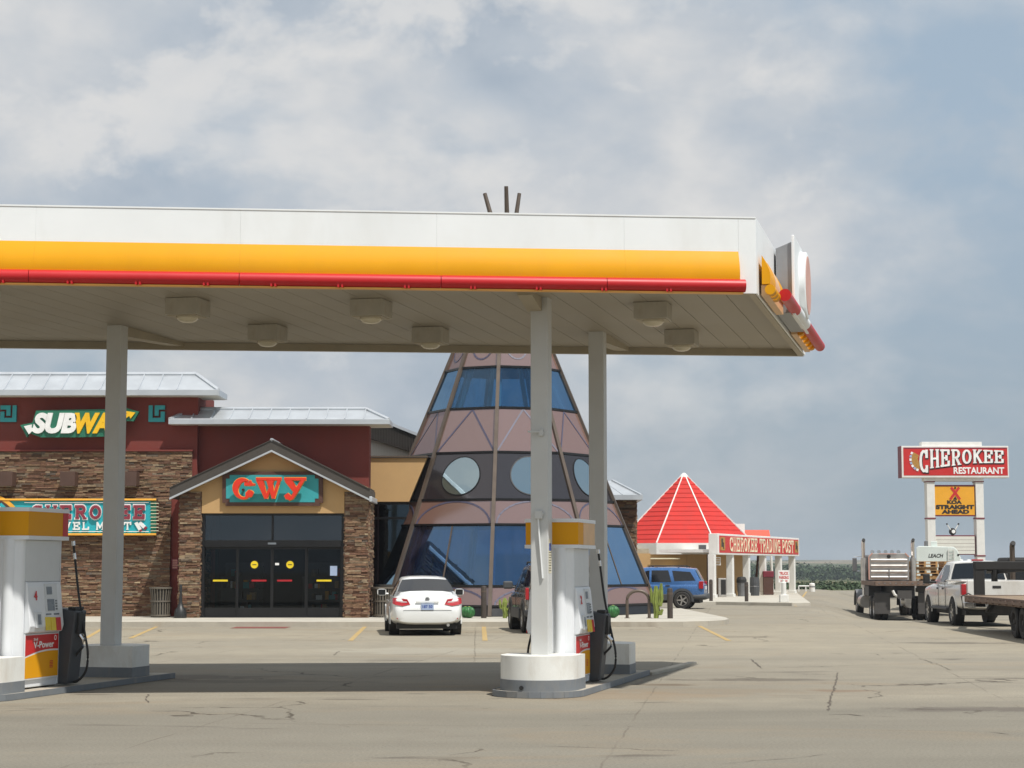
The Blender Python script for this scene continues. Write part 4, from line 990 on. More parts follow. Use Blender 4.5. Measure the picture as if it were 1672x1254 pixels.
for L_, kd in enumerate(kinds):
    z0, z1 = levels[L_], levels[L_ + 1]
    for k in range(9):
        m_ = MB(); m_.hexa([fp(k, 0, 0, z0, z1, -.05), fp(k, 1, 0, z0, z1, -.05), fp(k, 1, 0, z0, z1), fp(k, 0, 0, z0, z1), fp(k, 0, 1, z0, z1, -.05), fp(k, 1, 1, z0, z1, -.05), fp(k, 1, 1, z0, z1), fp(k, 0, 1, z0, z1)])
        mt = {'base': 'frame_black', 'blue': 'tower_blue_glass' if L_ < 5 else 'tower_clear_glass', 'round': 'tower_dark_panel'}.get(kd, 'tower_pink_panel')
        nm = {'base': 'base_strip', 'blue': 'glass_panel', 'round': 'dark_panel'}.get(kd, 'pink_panel')
        pn = m_.build(nm, mt, tp)
        fn = lambda q, o, k=k, z0=z0, z1=z1: fp(k, q[0], q[1], z0, z1, o)
        if kd == 'round' and k != 7:
            wm = (fp(k, 0, .5, z0, z1) - fp(k, 1, .5, z0, z1)).length; hm = (fp(k, .5, 0, z0, z1) - fp(k, .5, 1, z0, z1)).length; rr_ = .405 * hm
            c_ = [(.5 + rr_ / wm * math.cos(2 * math.pi * q / 36), .5 + rr_ / hm * math.sin(2 * math.pi * q / 36)) for q in range(36)]
            m_ = MB(); m_.face([fn(q, .012) for q in c_]); m_.build('round_window', 'tower_round_glass', pn)
            m_ = MB(); ribbon(m_, c_ + c_[:1], fn, .035, .001, .02); m_.build('window_ring', 'frame_black', pn)
        elif kd in ('pinkarch', 'pinktri', 'pinkhalf'):
            if kd == 'pinktri': pts = [(.03, .03), (.5, .97), (.97, .03)]
            elif kd == 'pinkarch': pts = [(.5 - .46 * math.cos(R(a)), .03 + .90 * math.sin(R(a))) for a in range(0, 181, 12)]
            else: pts = [(.5 - .38 * math.cos(R(a)), .98 - .74 * math.sin(R(a))) for a in range(0, 181, 12)]
            m_ = MB(); ribbon(m_, pts, fn, .055, .001, .012); m_.build('panel_line', 'pattern_navy', pn)
        if kd == 'blue' and L_ == 2 and k != 7:
            m_ = MB(); ribbon(m_, [(.5, .0), (.5, 1.)], fn, .05, .001, .014); 
            if k != 0: m_.build('glass_joint', 'mullion_brown', pn)
for k in range(9):
    m_ = MB(); a, b = ribp(k, TB, .02), ribp(k, levels[-1] + 1.2, .02); n = Vector((math.sin(ANG[k]), -math.cos(ANG[k]), .4)); m_.bar(a, b, .12, .10, n); m_.build('rib', 'mullion_brown', tp)
for z in levels[1:]:
    m_ = MB()
    for k in range(9): m_.bar(ribp(k, z, .006), ribp(k + 1, z, .006), .075, .07)
    m_.build('ring_mullion', 'frame_black', tp)
m_ = MB(); m_.loft([[ribp(k, TB + .02, -.12) for k in range(9)], [ribp(k, TB + .05, -.12) for k in range(9)]]); m_.build('floor', 'interior_dark', tp)
for k in range(9):
    m_ = MB(); q = [ribp(k, z, -.5) + Vector((.0, 0, 0)) for z in (TB + .05, levels[8])]; m_.tube(q, .085, 8); m_.build('inner_post', 'trim_white', tp)
for zz_ in (levels[4] - .15, levels[6] - .1):
    m_ = MB(); m_.loft([[ribp(k, zz_, -.10) for k in range(9)], [ribp(k, zz_ + .1, -.10) for k in range(9)]], caps=False); m_.build('inner_ring_beam', 'mullion_brown', tp)
m_ = MB(); m_.loft([[ribp(k, levels[-1], 0) for k in range(9)], [ribp(k, APEX - .7, 0) for k in range(9)]]); m_.build('peak_cap', 'mullion_brown', tp)
for (bx, by), (tx, ty), yo in (((815, 400), (791.5, 316), .2), ((829, 400), (826.5, 304), -.4), ((836, 400), (848, 316), .2), ((822, 410), (832, 352), 1.2)):
    m_ = MB(); m_.tube([at(bx, by, TC.y), at(tx, ty, TC.y + yo)], [.10, .07], 10); m_.build('pole', 'mullion_brown', tp, smooth=True)

# small stone wing right of the cone ---------------------------------------
wing = thing('stone_wing', 'small stone wing with pale metal roof right of the cone', 'stone wing', (4.2, 69, 0))
YW = 66.5; x0, x1 = ax(985, YW), ax(1040, YW); zt = az(815, YW)
m_ = MB(); m_.rnd = .05; m_.box(x0, x1 - .03, YW + .03, YW + 5, 0, zt); ledger(m_, (x0, YW + .03, 0), (1, 0, 0), (0, -1, 0), x1 - x0 - .03, 0, zt); ledger(m_, (x1 - .03, YW, 0), (0, 1, 0), (1, 0, 0), 4, 0, zt); m_.build('wall', 'ledger_stone', wing)
e1, e0, r1, r0 = at(1047, 809, YW - .6), at(965, 809, YW - .6), at(1000, 785, YW + .9), at(965, 785, YW + .9); B = Vector((0, 4, 0))
m_ = MB(); m_.face([e0, e1, r1, r0]); m_.face([e1, e1 + B, r1 + B * .5, r1]); m_.face([r0, r1, r1 + B * .5, r0 + B * .5]); rf = m_.build('roof', 'galv_roof', wing)
m_ = MB(); m_.box(e0.x, e1.x + .04, e1.y - .05, e1.y + .03, az(816, YW - .6), e1.z + .02); m_.box(e1.x - .02, e1.x + .06, e1.y + .03, e1.y + 4, az(816, YW - .6), e1.z + .02); m_.box(e0.x, e1.x - .02, e1.y + .03, e1.y + 4, az(816, YW - .6), az(816, YW - .6) + .03); m_.bar(e1 + Vector((0, 0, .02)), r1 + Vector((0, 0, .02)), .10, .05); m_.build('gutter', 'galv_roof', rf)
m_ = MB(); m_.bar(at(1018, 809, YW - .58), at(985, 786, YW + .9), .04, .05); m_.build('roof_seams', 'galv_roof', rf)

# ================================================================== WALL SIGNS
EX, EZ = Vector((1, 0, 0)), Vector((0, 0, 1))
def S(px, py, y): p = at(px, py, y); return Vector((p.x, y, p.z))
def panel(pts, y, dy): return quadprism(pts, y, dy)
# gable sign
y = YP - .10
sg = thing('entrance_sign', 'teal sign with brown notched frame and ornate red letters in the porch gable', 'sign', (-7.6, 57, 3))
notch = lambda a, b, c, d, n: [(a + n, b), (c - n, b), (c - n, b + n), (c, b + n), (c, d - n), (c - n, d - n), (c - n, d), (a + n, d), (a + n, d - n), (a, d - n), (a, b + n), (a + n, b + n)]
panel(notch(363, 770, 527, 826, 5), y, .12).build('frame', 'sign_brown', sg)
panel(notch(369, 775.5, 520, 820, 6), y - .012, .014).build('face', 'teal_face', sg)
yl = y - .30
def blade(pts, wds, y0, dy):   # calligraphic stroke: centre line with varying width
    m2 = MB(); n = len(pts)
    L = []; Rr = []
    for i, p in enumerate(pts):
        a = pts[max(i - 1, 0)]; b = pts[min(i + 1, n - 1)]; d = Vector((b[0] - a[0], b[1] - a[1])); d.normalize(); nx_, ny_ = -d.y, d.x; wv = wds[i] / 2
        L.append((p[0] + nx_ * wv, p[1] + ny_ * wv)); Rr.append((p[0] - nx_ * wv, p[1] - ny_ * wv))
    for i in range(n - 1):
        q = [L[i], Rr[i], Rr[i + 1], L[i + 1]]; f = [at(a, b, yl) for a, b in q]
        m2.hexa([Vector((p.x, y0 - .0004 * i, p.z)) for p in f] + [Vector((p.x, y0 + dy, p.z)) for p in f])
    return m2
def cwy(grow, y0, dy):
    m2 = MB()
    def st(pts, w0, off=0.): m2.add(blade(pts, [w_ + grow for w_ in w0], y0 - off, dy))
    # C with ball ends
    c = [(398 + 13.5 * math.cos(R(a)), 798.5 + 15 * math.sin(R(a))) for a in range(300, 59, -14)]
    st(c, [3.2, 4, 5.5, 7, 8.5, 9.5, 10, 10, 9.5, 8.5, 7, 6, 5, 4, 3.5, 3.2, 3, 3][:len(c)])
    st([(399, 790), (408, 790.5), (417, 791.5)], [5, 5.5, 1.5], .002); st([(407, 788), (411, 786)], [6, 4], .004)
    st([(403, 812), (405, 807.5), (409, 804), (412, 803)], [4, 9, 10, 4], .003); st([(406, 805), (411, 807), (413, 808)], [9, 10, 6], .005)
    # W
    st([(424, 783), (434.5, 814)], [11, 4.5], .001); st([(434.5, 814), (446, 783)], [4.5, 3.5], .003); st([(440, 784), (446.5, 814)], [9.5, 4.5], .005); st([(446.5, 814), (456, 783)], [4, 4.5], .007)
    st([(418, 782), (460, 782)], [4.2, 4.2], .009)
    # Y
    st([(470, 783), (483, 802)], [11, 7.5], .001); st([(495, 783), (483, 803), (477, 813), (471, 815)], [5, 6, 5, 5], .003); st([(464, 782), (500, 782)], [4.2, 4.2], .005); st([(467, 807), (470, 811), (474, 813)], [7, 9.5, 6], .007)
    return m2
cwy(2.0, yl + .03, .05).build('gold_outline', 'neon_gold', sg); cwy(0, yl - .03, .05).build('red_letters', 'letter_red', sg)
m_ = MB()
for px in (398, 440, 483): a = at(px, 800, y); m_.box(a.x - .03, a.x + .03, yl + .08, y, a.z - .03, a.z + .03)
m_.build('letter_stud', 'sign_brown', sg)
# sandwich shop sign
y = YT - .30
sg = thing('sandwich_shop_sign', 'white and yellow slanted letters edged green with arrow ends on maroon wall', 'sign', (-13.8, 58.3, 4.7))
def outline_poly(g):   # letters run from px 52 to 206, tops at 673, bottoms at 709, sheared
    return [(50 - g, 704 + g), (44, 711 + g), (36 - g, 694), (53, 691 - g * .3), (62 - g, 673 - g), (170, 671 - g), (199, 671 - g), (206, 673), (203, 667 - g * .6), (224 + g, 672), (215 + g, 686 + g * .6), (205, 684 + g), (198, 709 + g), (120, 711 + g), (66, 711 + g)]
panel(outline_poly(3), y, .16).build('green_backing', 'sign_green', sg)
def fit(m2, s, px0, px1, py0, py1, yy, depth, bold, shear):
    a = S(px0, py1, yy); b = S(px1, py0, yy); text(m2, s, (a.x, yy, a.z), EX, EZ, b.x - a.x, b.z - a.z, depth, bold, shear); return m2
fit(MB(), 'SUB', 53, 126, 674, 708, y - .002, .06, .055, .22).build('white_letters', 'ink_white', sg)
fit(MB(), 'WAY', 122, 208, 674, 708, y - .002, .06, .055, .22).build('yellow_letters', 'sign_yellow', sg)
panel([(39, 696), (52, 693), (51, 698), (62, 701), (64, 706), (52, 704), (47, 709)], y - .05, .05).build('white_arrow', 'ink_white', sg)
panel([(221, 673.5), (213, 683.5), (211, 679), (200, 687), (196, 683), (207, 675), (205, 671)], y - .05, .05).build('yellow_arrow', 'sign_yellow', sg)
# two meander ornaments
def meander(pxc, flip, lbl):
    y = YT + .05; a = S(pxc - 13.5, 689, y); b = S(pxc + 13.5, 662, y); wd = b.x - a.x; ht = b.z - a.z
    t = thing('wall_ornament', lbl, 'wall ornament', (a.x, y, a.z), 0, 'teal meander ornaments on the maroon wall')
    g = ["1.11111", "1.1...1", "1.1.1.1", "1.111.1", "1.....1", "1111111"] if False else ["1101111", "1101001", "1101011", "1101011", "1101101", "1101111"]
    rows = ["11.11111", "11.11111", "11.11...", "11.11.11", "11.11.11", "11....11", "11111111", "11111111"]
    m2 = MB(); n = 8
    for r_, row in enumerate(rows):
        c = 0
        while c < n:
            if row[c] == '1':
                e = c
                while e < n and row[e] == '1': e += 1
                x0, x1 = c / n, e / n
                if flip: x0, x1 = 1 - x1, 1 - x0
                m2.box(a.x + x0 * wd, a.x + x1 * wd, y - .03 - .0005 * r_, y + .04, a.z + (1 - (r_ + 1) / n) * ht - .0, a.z + (1 - r_ / n) * ht - .0008); c = e
            else: c += 1
    m2.build('meander', 'teal_face', t)
meander(256, False, 'teal square meander right of the sandwich sign, under the tower roof'); meander(14, True, 'teal square meander at the left picture edge, left of the sandwich sign')
# travel mart sign
y = YT - .28
sg = thing('travel_mart_sign', 'teal neon sign with maroon western letters and gold tube border on stone wall', 'sign', (-16, 58.3, 1.9))
panel([(-75, 815), (256, 815), (256, 874), (-75, 874)], y, .22).build('cabinet', 'box_brown', sg)
panel([(-73, 817.5), (246, 817.5), (246, 871.5), (-73, 871.5)], y - .012, .014).build('face', 'teal_bright', sg)
panel([(246.3, 818), (255, 818), (255, 871), (246.3, 871)], y - .012, .014).build('green_edge', 'sign_green', sg)
m_ = MB()
for q in (816, 872.8): m_.tube([S(-74, q, y - .05), S(255, q, y - .05)], .035, 8)
m_.build('gold_tube', 'neon_gold', sg)
m_ = MB()
for k in range(9): m_.tube([S(246, 822 + k * 5.6, y - .05), S(259, 822 + k * 5.6, y - .05)], .012, 6)
m_.build('yellow_tubes', 'letter_cream', sg)
m_ = MB()
for q in (820.6, 868): m_.tube([S(40, q, y - .04), S(243, q, y - .04)], .012, 6)
m_.build('white_tubes', 'ink_white', sg)
def slabfit(s, px0, px1, py0, py1, yy, depth, th_, mt, nm, par, lift=0., shape=None, gap=1.0):
    a = S(px0, py1, yy); b = S(px1, py0, yy); m2 = MB(); slab_text(m2, s, (a.x, yy, a.z), EX, EZ, b.x - a.x, b.z - a.z, depth, th_, shape, lift, gap); return m2.build(nm, mt, par)
slabfit('CHEROKEE', 48, 240, 824.5, 848, y - .014, .03, .285, 'ink_white', 'letter_outline', sg, gap=1.10)
slabfit('CHEROKEE', 48, 240, 825.5, 847, y - .05, .04, .205, 'maroon_letter', 'maroon_letters', sg, gap=1.13)
slabfit('TRAVEL MART', 58, 216, 852.5, 865, y - .014, .04, .20, 'ink_white', 'small_letters', sg, gap=1.12)
m_ = MB()
for (a, b, w_) in (((222, 853), (229, 865), .055), ((228, 853), (236, 861), .055)): m_.bar(S(*a, y - .03), S(*b, y - .03), w_ * 2, .04, (0, 1, 0))
m_.build('feather', 'ink_white', sg)
m_ = MB()
for (a, b) in (((229, 865), (230.5, 867.5)), ((236, 861), (239, 863.5))): m_.bar(S(*a, y - .034), S(*b, y - .034), .10, .045, (0, 1, 0))
m_.build('feather_tip', 'maroon_letter', sg)
# headdress medallion at the sign's left
hp = [(-70 + 0, 876)] + [(-22 + 56 * math.cos(R(a)), 856 + 50 * math.sin(R(a)) * 1.0) for a in range(200, 361, 8)] + [(34, 876)]
panel(hp, y - .06, .05).build('medallion', 'neon_gold', sg)
hp2 = [(-64, 874)] + [(-22 + 50 * math.cos(R(a)), 857 + 45 * math.sin(R(a))) for a in range(200, 361, 8)] + [(28, 874)]
panel(hp2, y - .075, .014).build('medallion_face', 'sign_brown', sg)
for k in range(7):
    a = R(262 + k * 15); m_ = MB(); p0 = (-22 + 17 * math.cos(a), 857 + 15 * math.sin(a)); p1 = (-22 + 40 * math.cos(a), 857 + 36 * math.sin(a)); p2 = (-22 + 46 * math.cos(a), 857 + 41 * math.sin(a))
    yy = y - .09 - .002 * k
    m_.bar(S(*p0, yy), S(*p1, yy), .26, .02, (0, 1, 0)); fe = m_.build('headdress_feather', 'ink_white', sg)
    m_ = MB(); m_.bar(S(*p1, yy - .001), S(*p2, yy - .001), .2, .021, (0, 1, 0)); m_.build('feather_tip', 'teal_bright' if k % 2 else 'sign_brown', fe)
# brown box lamps above it
for k, (px, lb) in enumerate(((116, 'brown box lamp on stone wall between the picture edge box and the white column'), (216, 'brown box lamp on stone wall, rightmost of the three'), (15, 'brown box lamp on stone wall at the left picture edge'))):
    a = S(px, 783, YT); t = thing('wall_lamp', lb, 'wall lamp', (a.x, YT, a.z), 0, 'brown box lamps over the neon sign')
    m_ = MB(); m_.box(a.x - .235, a.x + .235, YT - .50, YT + .02, a.z - .23, a.z + .23); m_.build('housing', 'box_brown', t, bevel=.01)
    m_ = MB(); m_.box(a.x - .18, a.x + .18, YT - .45, YT - .1, a.z - .236, a.z - .2305); m_.build('lens', 'lens_glass', t)
# small red notice by the porch
a = S(286, 921, YT + .09); m_ = MB(); m_.box(a.x - .10, a.x + .10, YT + .05, YT + .09, a.z - .17, a.z + .17); t = m_.build('wall_notice', 'sign_maroon'); tag(t, 'small dark red notice in the recess left of the entrance pillar', 'notice')
m_ = MB()
for k in range(5): m_.box(a.x - .075, a.x + .075, YT + .046, YT + .05, a.z - .13 + k * .06, a.z - .105 + k * .06)
m_.build('print', 'faded_pink', t)

# ================================================================== SIDEWALK FURNITURE
def trash_can(px, py, Y, lb):
    p = at(px, py, Y); t = thing('trash_can', lb, 'trash can', (p.x, Y, SZ), 0, 'slatted litter bins on the sidewalk', world=False)
    m_ = MB(); m_.lathe([(.26, .03), (.27, .86), (.255, .86), (.25, .03)], n=20); m_.build('liner', 'chassis_black', t)
    m_ = MB()
    for k in range(22):
        a = 2 * math.pi * k / 22; ca, sa = math.cos(a), math.sin(a)
        m_.bar((.285 * ca, .285 * sa, .02), (.295 * ca, .295 * sa, .62), .045, .012, (ca, sa, 0)); m_.bar((.295 * ca, .295 * sa, .62), (.34 * ca, .34 * sa, .92), .045, .012, (ca, sa, 0))
    m_.build('slats', 'slat_taupe', t)
    for z, r in ((.07, .30), (.50, .305), (.91, .352)):
        m_ = MB(); m_.lathe([(r, z - .025), (r + .012, z - .025), (r + .012, z + .025), (r, z + .025), (r, z - .025)], n=24); m_.build('hoop', 'slat_taupe', t)
trash_can(262, 1000, 57.4, 'slatted taupe litter bin against stone wall left of the entrance'); trash_can(624, 1000, 57.6, 'slatted taupe litter bin right of the entrance beside the white car')
p = at(296, 1000, 56.85); t = thing('ash_urn', 'black bottle shaped ash urn at the left entrance pillar', 'ash urn', (p.x, 56.7, SZ), world=False)
m_ = MB(); m_.lathe([(.19, 0), (.20, .06), (.17, .26), (.10, .34), (.055, .48), (.04, .75), (.045, .98), (.03, 1.02), (.005, 1.025)], n=20); m_.build('body', 'urn_black', t, smooth=True)
m_ = MB(); m_.tube([(-.045, -.02, .93), (.045, -.02, .93)], .015, 8); m_.build('ash_hole', 'chassis_black', t)
def bollard(px, Y, h, lb, z=SZ, r=.085):
    p = at(px, 980, Y); t = thing('bollard', lb, 'bollard', (p.x, Y, z), 0, 'dark brown steel bollards', world=False)
    m_ = MB(); m_.lathe([(r, 0), (r, h - .06), (r * .85, h - .015), (r * .4, h), (.004, h + .003)], n=18); m_.build('post', 'post_brown', t, smooth=True)
    m_ = MB(); m_.lathe([(r + .006, h - .20), (r + .006, h - .14), (r + .001, h - .14), (r + .001, h - .20), (r + .006, h - .20)], n=18); m_.build('collar', 'mullion_brown', t)
bollard(790, 56.6, .98, 'dark bollard between the white car and the pewter wagon'); bollard(1094, 56.3, .92, 'dark bollard right of the tall cactus, before the blue car')
bollard(1161, 84.6, .98, 'thin dark bollard before the first white column of the red roofed building', r=.085); bollard(1219, 83.4, .88, 'thin dark bollard before the third white column of the red roofed building', r=.085)
a = at(1024, 995, 56.5); b = at(1060, 995, 56.5)
t = thing('hoop_rack', 'brown steel hoop rack standing at the right foot of the cone', 'bike rack', ((a.x + b.x) / 2, 56.5, SZ), 0, None, world=False)
hw = (b.x - a.x) / 2; pts = [(-hw, 0, 0), (-hw, 0, .55)] + [(-hw * math.cos(R(q)) if q < 90 else -hw * math.cos(R(q)), 0, .55 + .28 * math.sin(R(q))) for q in range(10, 171, 10)] + [(hw, 0, .55), (hw, 0, 0)]
m_ = MB(); m_.tube(pts, .048, 12); m_.build('hoop', 'mullion_brown', t, smooth=True)
for s in (-1, 1):
    m_ = MB(); m_.lathe([(.09, 0), (.09, .015), (.05, .02)], (s * hw, 0, 0), 16); m_.build('foot_plate', 'mullion_brown', t)
def cactus(px, Y, h, lb, seed, fat=1.):
    p = at(px, 990, Y); t = thing('cactus', lb, 'cactus', (p.x, Y, SZ), 0, 'cacti by the cone', world=False); r_ = random.Random(seed)
    def limb(pts, r0, r1, nm):
        rings = []; n = 14
        for i, q in enumerate(pts):
            f = i / (len(pts) - 1); rr_ = r0 + (r1 - r0) * f; rr_ *= (.75 if i == 0 else 1) * (.55 if i == len(pts) - 1 else 1) * r_.uniform(.86, 1.12)
            d = (Vector(pts[min(i + 1, len(pts) - 1)]) - Vector(pts[max(i - 1, 0)])).normalized(); x = d.cross(Vector((0, 1, .1))).normalized(); y_ = x.cross(d)
            rings.append([Vector(q) + (x * math.cos(2 * math.pi * k / n) + y_ * math.sin(2 * math.pi * k / n)) * rr_ * (1.22 if k % 2 else .8) for k in range(n)])
        m2 = MB(); m2.loft(rings); return m2.build(nm, 'cactus_green', t)
    limb([(0, 0, 0), (.02, 0, h * .25), (-.02, 0, h * .5), (.01, 0, h * .75), (.0, 0, h * .93)], .09 * fat, .08 * fat, 'stem')
    limb([(.02, 0, h * .36), (.12, -.02, h * .38), (.16, 0, h * .55), (.155, .02, h * .80), (.17, 0, h)], .055 * fat, .055 * fat, 'arm'); limb([(-.02, 0, h * .42), (-.12, .02, h * .48), (-.14, 0, h * .65), (-.15, 0, h * .86)], .05 * fat, .045 * fat, 'arm'); limb([(.03, 0, h * .12), (.14, -.03, h * .14), (.20, -.03, h * .26)], .05 * fat, .05 * fat, 'arm')
cactus(1071, 56.4, 1.06, 'tall yellow green cactus beside the brown hoop rack', 4); cactus(824, 56.5, .66, 'small yellow green cactus behind the pewter wagon', 9, .8)
def barrel(px, Y, r, lb):
    p = at(px, 990, Y); t = thing('barrel_cactus', lb, 'barrel cactus', (p.x, Y, SZ), 0, 'round green barrel cacti at the foot of the cone', world=False)
    m2 = MB(); n = 32; rings = []
    for i in range(13):
        a = math.pi * (i / 12); rings.append([(r * 1.05 * max(.02, math.sin(a)) * (1.03 if k % 2 else .93) * math.cos(2 * math.pi * k / n), r * 1.05 * max(.02, math.sin(a)) * (1.03 if k % 2 else .93) * math.sin(2 * math.pi * k / n), r - r * math.cos(a)) for k in range(n)])
    m2.loft(rings); m2.build('ribbed_body', 'melon_green', t, smooth=False)
    m2 = MB(); m2.lathe([(r * .25, r * 1.98), (r * .12, r * 2.06), (.01, r * 2.07)], n=12); m2.build('crown_tuft', 'cactus_green', t)
barrel(766, 56.6, .175, 'round green barrel cactus just right of the white car'); barrel(760, 57.1, .17, 'round green barrel cactus half hidden by the white car'); barrel(1001, 56.9, .19, 'round green barrel cactus right of the rear right column')

# ================================================================== TRADING POST
post = thing('trading_post', 'tan shop with red eight sided shingle roof and white columned porch', 'shop building', (8, 103, 0))
OC = Vector((at(1117, 800, 103).x, 103, 0)); OA = [R(-27 + 45 * k) for k in range(8)]
ORad = 4.0; OZ0 = az(887, 99.5); OZ1 = az(776, 103)
def oct_p(k, r, z): a = OA[k % 8]; return Vector((OC.x + r * math.sin(a), OC.y - r * math.cos(a), z))
m_ = MB(); N = 15
for i in range(N):
    t0, t1 = i / N, (i + 1) / N
    for k in range(8):
        r0, r1 = ORad * (1 - t0 * .97) + .06, ORad * (1 - t1 * .97); za, zb = OZ0 + (OZ1 - OZ0) * t0, OZ0 + (OZ1 - OZ0) * t1
        a, b, c, d = oct_p(k, r0, za), oct_p(k + 1, r0, za), oct_p(k + 1, r1, zb), oct_p(k, r1, zb)
        m_.face([a, b, c, d]); lo = Vector((0, 0, -.075)); m_.face([a + lo, b + lo, b, a])
roof = m_.build('shingle_roof', 'red_shingle', post)
for k in range(8):
    m_ = MB(); m_.bar(oct_p(k, ORad + .07, OZ0 + .02), oct_p(k, ORad * .03, OZ1 + .02), .06, .06, (0, 0, 1)); m_.build('hip_trim', 'trim_white', roof)
m_ = MB(); m_.lathe([(.26, -.16), (.22, -.04), (.08, .10), (.01, .12)], (OC.x, OC.y, OZ1 + .02), 8); m_.build('roof_cap', 'trim_white', roof)
zf0 = az(905, 99.2)
m_ = MB(); m_.loft([[oct_p(k, ORad + .10, zf0) for k in range(8)], [oct_p(k, ORad + .10, OZ0 + .01) for k in range(8)]]); m_.box(-2, 6.6, 99.35, 110, zf0, OZ0 - .03); m_.build('fascia', 'trim_white', post)
m_ = MB(); m_.loft([[oct_p(k, ORad - .35, 0) for k in range(8)], [oct_p(k, ORad - .35, zf0) for k in range(8)]]); m_.prism([(-2, 100.2), (9.4, 99.6), (14.2, 112), (14.2, 124), (-2, 124)], (0, 0, 0), (1, 0, 0), (0, 1, 0), (0, 0, 2.42)); m_.build('wall', 'tan_stucco', post)
m_ = MB(); m_.prism([(-2, 100.25), (9.3, 99.7), (13.9, 112), (13.9, 124), (-2, 124)], (0, 0, 2.425), (1, 0, 0), (0, 1, 0), (0, 0, .25)); m_.build('flat_roof', 'beam_paint', post)
# receding porch: sign box on six columns
A_ = Vector((at(1172.5, 900, 94.0).x, 94.0, 0)); B_ = Vector((at(1305, 900, 110).x, 110, 0)); D_ = (B_ - A_); DL = D_.length; D_.normalize(); N_ = Vector((D_.y, -D_.x, 0))
zsa, zsb = az(905.5, 94), az(871, 94)
# porch columns
def on_row(px, off):
    o = A_ + N_ * off; s = (px - 836) / F
    k = (s * o.y - o.x) / (D_.x - s * D_.y); return o + D_ * k
for px in (1161, 1190.5, 1217, 1243.5, 1269, 1291):
    c_ = on_row(px, -.25); h = .17
    m_ = MB(); P_ = [c_ + D_ * a + N_ * b for a, b in ((-h, -h), (h, -h), (h, h), (-h, h))]; m_.hexa([p + Vector((0, 0, .18)) for p in P_] + [p + Vector((0, 0, zsa)) for p in P_])
    h2 = .22; P_ = [c_ + D_ * a + N_ * b for a, b in ((-h2, -h2), (h2, -h2), (h2, h2), (-h2, h2))]; m_.hexa([p + Vector((0, 0, .13)) for p in P_] + [p + Vector((0, 0, .30)) for p in P_]); m_.build('porch_column', 'trim_white', post, bevel=.015)
m_ = MB(); P_ = [A_ - N_ * .52 + D_ * .2, B_ - N_ * .52, B_ - N_ * 3.2, A_ - N_ * 3.2 + D_ * .2]; m_.hexa([p + Vector((0, 0, 2.44)) for p in P_] + [p + Vector((0, 0, 2.60)) for p in P_]); m_.build('porch_roof', 'trim_white', post)
m_ = MB(); a = at(1212, 870, 113); b = at(1258, 870, 113); m_.hexa([(a.x, 113, az(878, 113)), (b.x, 113, az(878, 113)), (b.x, 118, az(878, 113)), (a.x, 118, az(878, 113)), (a.x, 113.6, az(865, 113)), (b.x, 113.6, az(865, 113)), (b.x, 117, az(865, 113)), (a.x, 117, az(865, 113))]); m_.build('rear_roof', 'red_roof_far', post)
m_ = MB(); a = at(1209, 858, 108); m_.box(a.x - .35, a.x + .25, 108, 109, a.z - .6, a.z + .1); m_.build('roof_vent', 'trim_white', post)
m_ = MB(); m_.tube([at(1156, 905, 99), at(1156, 978, 99)], .07, 8); m_.tube([at(1238, 905, 107), at(1233, 972, 107)], .07, 8); m_.build('downpipe', 'sign_brown', post)
m_ = MB(); m_.tube([at(1259, 905, 112), at(1262, 966, 112)], .07, 8); m_.build('pipe', 'trim_white', post)
m_ = MB(); a, b = at(1062, 912, 99.5), at(1110, 912, 99.5); m_.box(a.x, b.x, 99.35, 99.55, a.z - .03, a.z + .03); a, b = at(1083, 927, 99.5), at(1128, 927, 99.5); m_.box(a.x, b.x, 99.3, 99.6, a.z - .04, a.z + .04); m_.build('wall_lamp', 'letter_cream', post)
m_ = MB(); a = at(1146, 893, 98.6); m_.box(a.x - .15, a.x + .2, 98.3, 98.9, a.z - .15, a.z + .1); m_.build('flood_lamp', 'clad_grey', post)
sg = thing('shop_sign_box', 'long red sign box with cream western letters on the white porch columns', 'sign', tuple(A_))
def dbox(m2, a0, a1, n0, n1, z0, z1):
    P2 = [A_ + D_ * a + N_ * b for a, b in ((a0, n0), (a1, n0), (a1, n1), (a0, n1))]; m2.hexa([p + Vector((0, 0, z0)) for p in P2] + [p + Vector((0, 0, z1)) for p in P2]); return m2
dbox(MB(), 0, DL, -.5, 0, zsa, zsb).build('cabinet', 'trim_white', sg, bevel=.02)
dbox(MB(), .22, DL - .22, .002, .012, zsa + .10, zsb - .10).build('face', 'sign_red', sg)
zz0, zz1 = zsa + .17, zsb - .15
m_ = MB(); o = A_ + N_ * .013; o = o + D_ * (DL * .118) + Vector((0, 0, zz0)); slab_text(m_, 'CHEROKEE TRADING POST', o, D_, EZ, DL * .80, zz1 - zz0, .02, .125, gap=1.06); m_.build('letters', 'letter_cream', sg)
for f in (.022, .935):
    m_ = MB(); dbox(m_, DL * f, DL * (f + .05), .013, .022, zsa + .22, zsb - .18); e = m_.build('emblem', 'feather_gold', sg)
    m_ = MB(); dbox(m_, DL * (f + .010), DL * (f + .025), .0222, .03, zsa + .40, zsb - .25); dbox(m_, DL * (f + .028), DL * (f + .036), .0222, .03, zsa + .30, zsb - .45); m_.build('emblem_mark', 'ink_black', e)

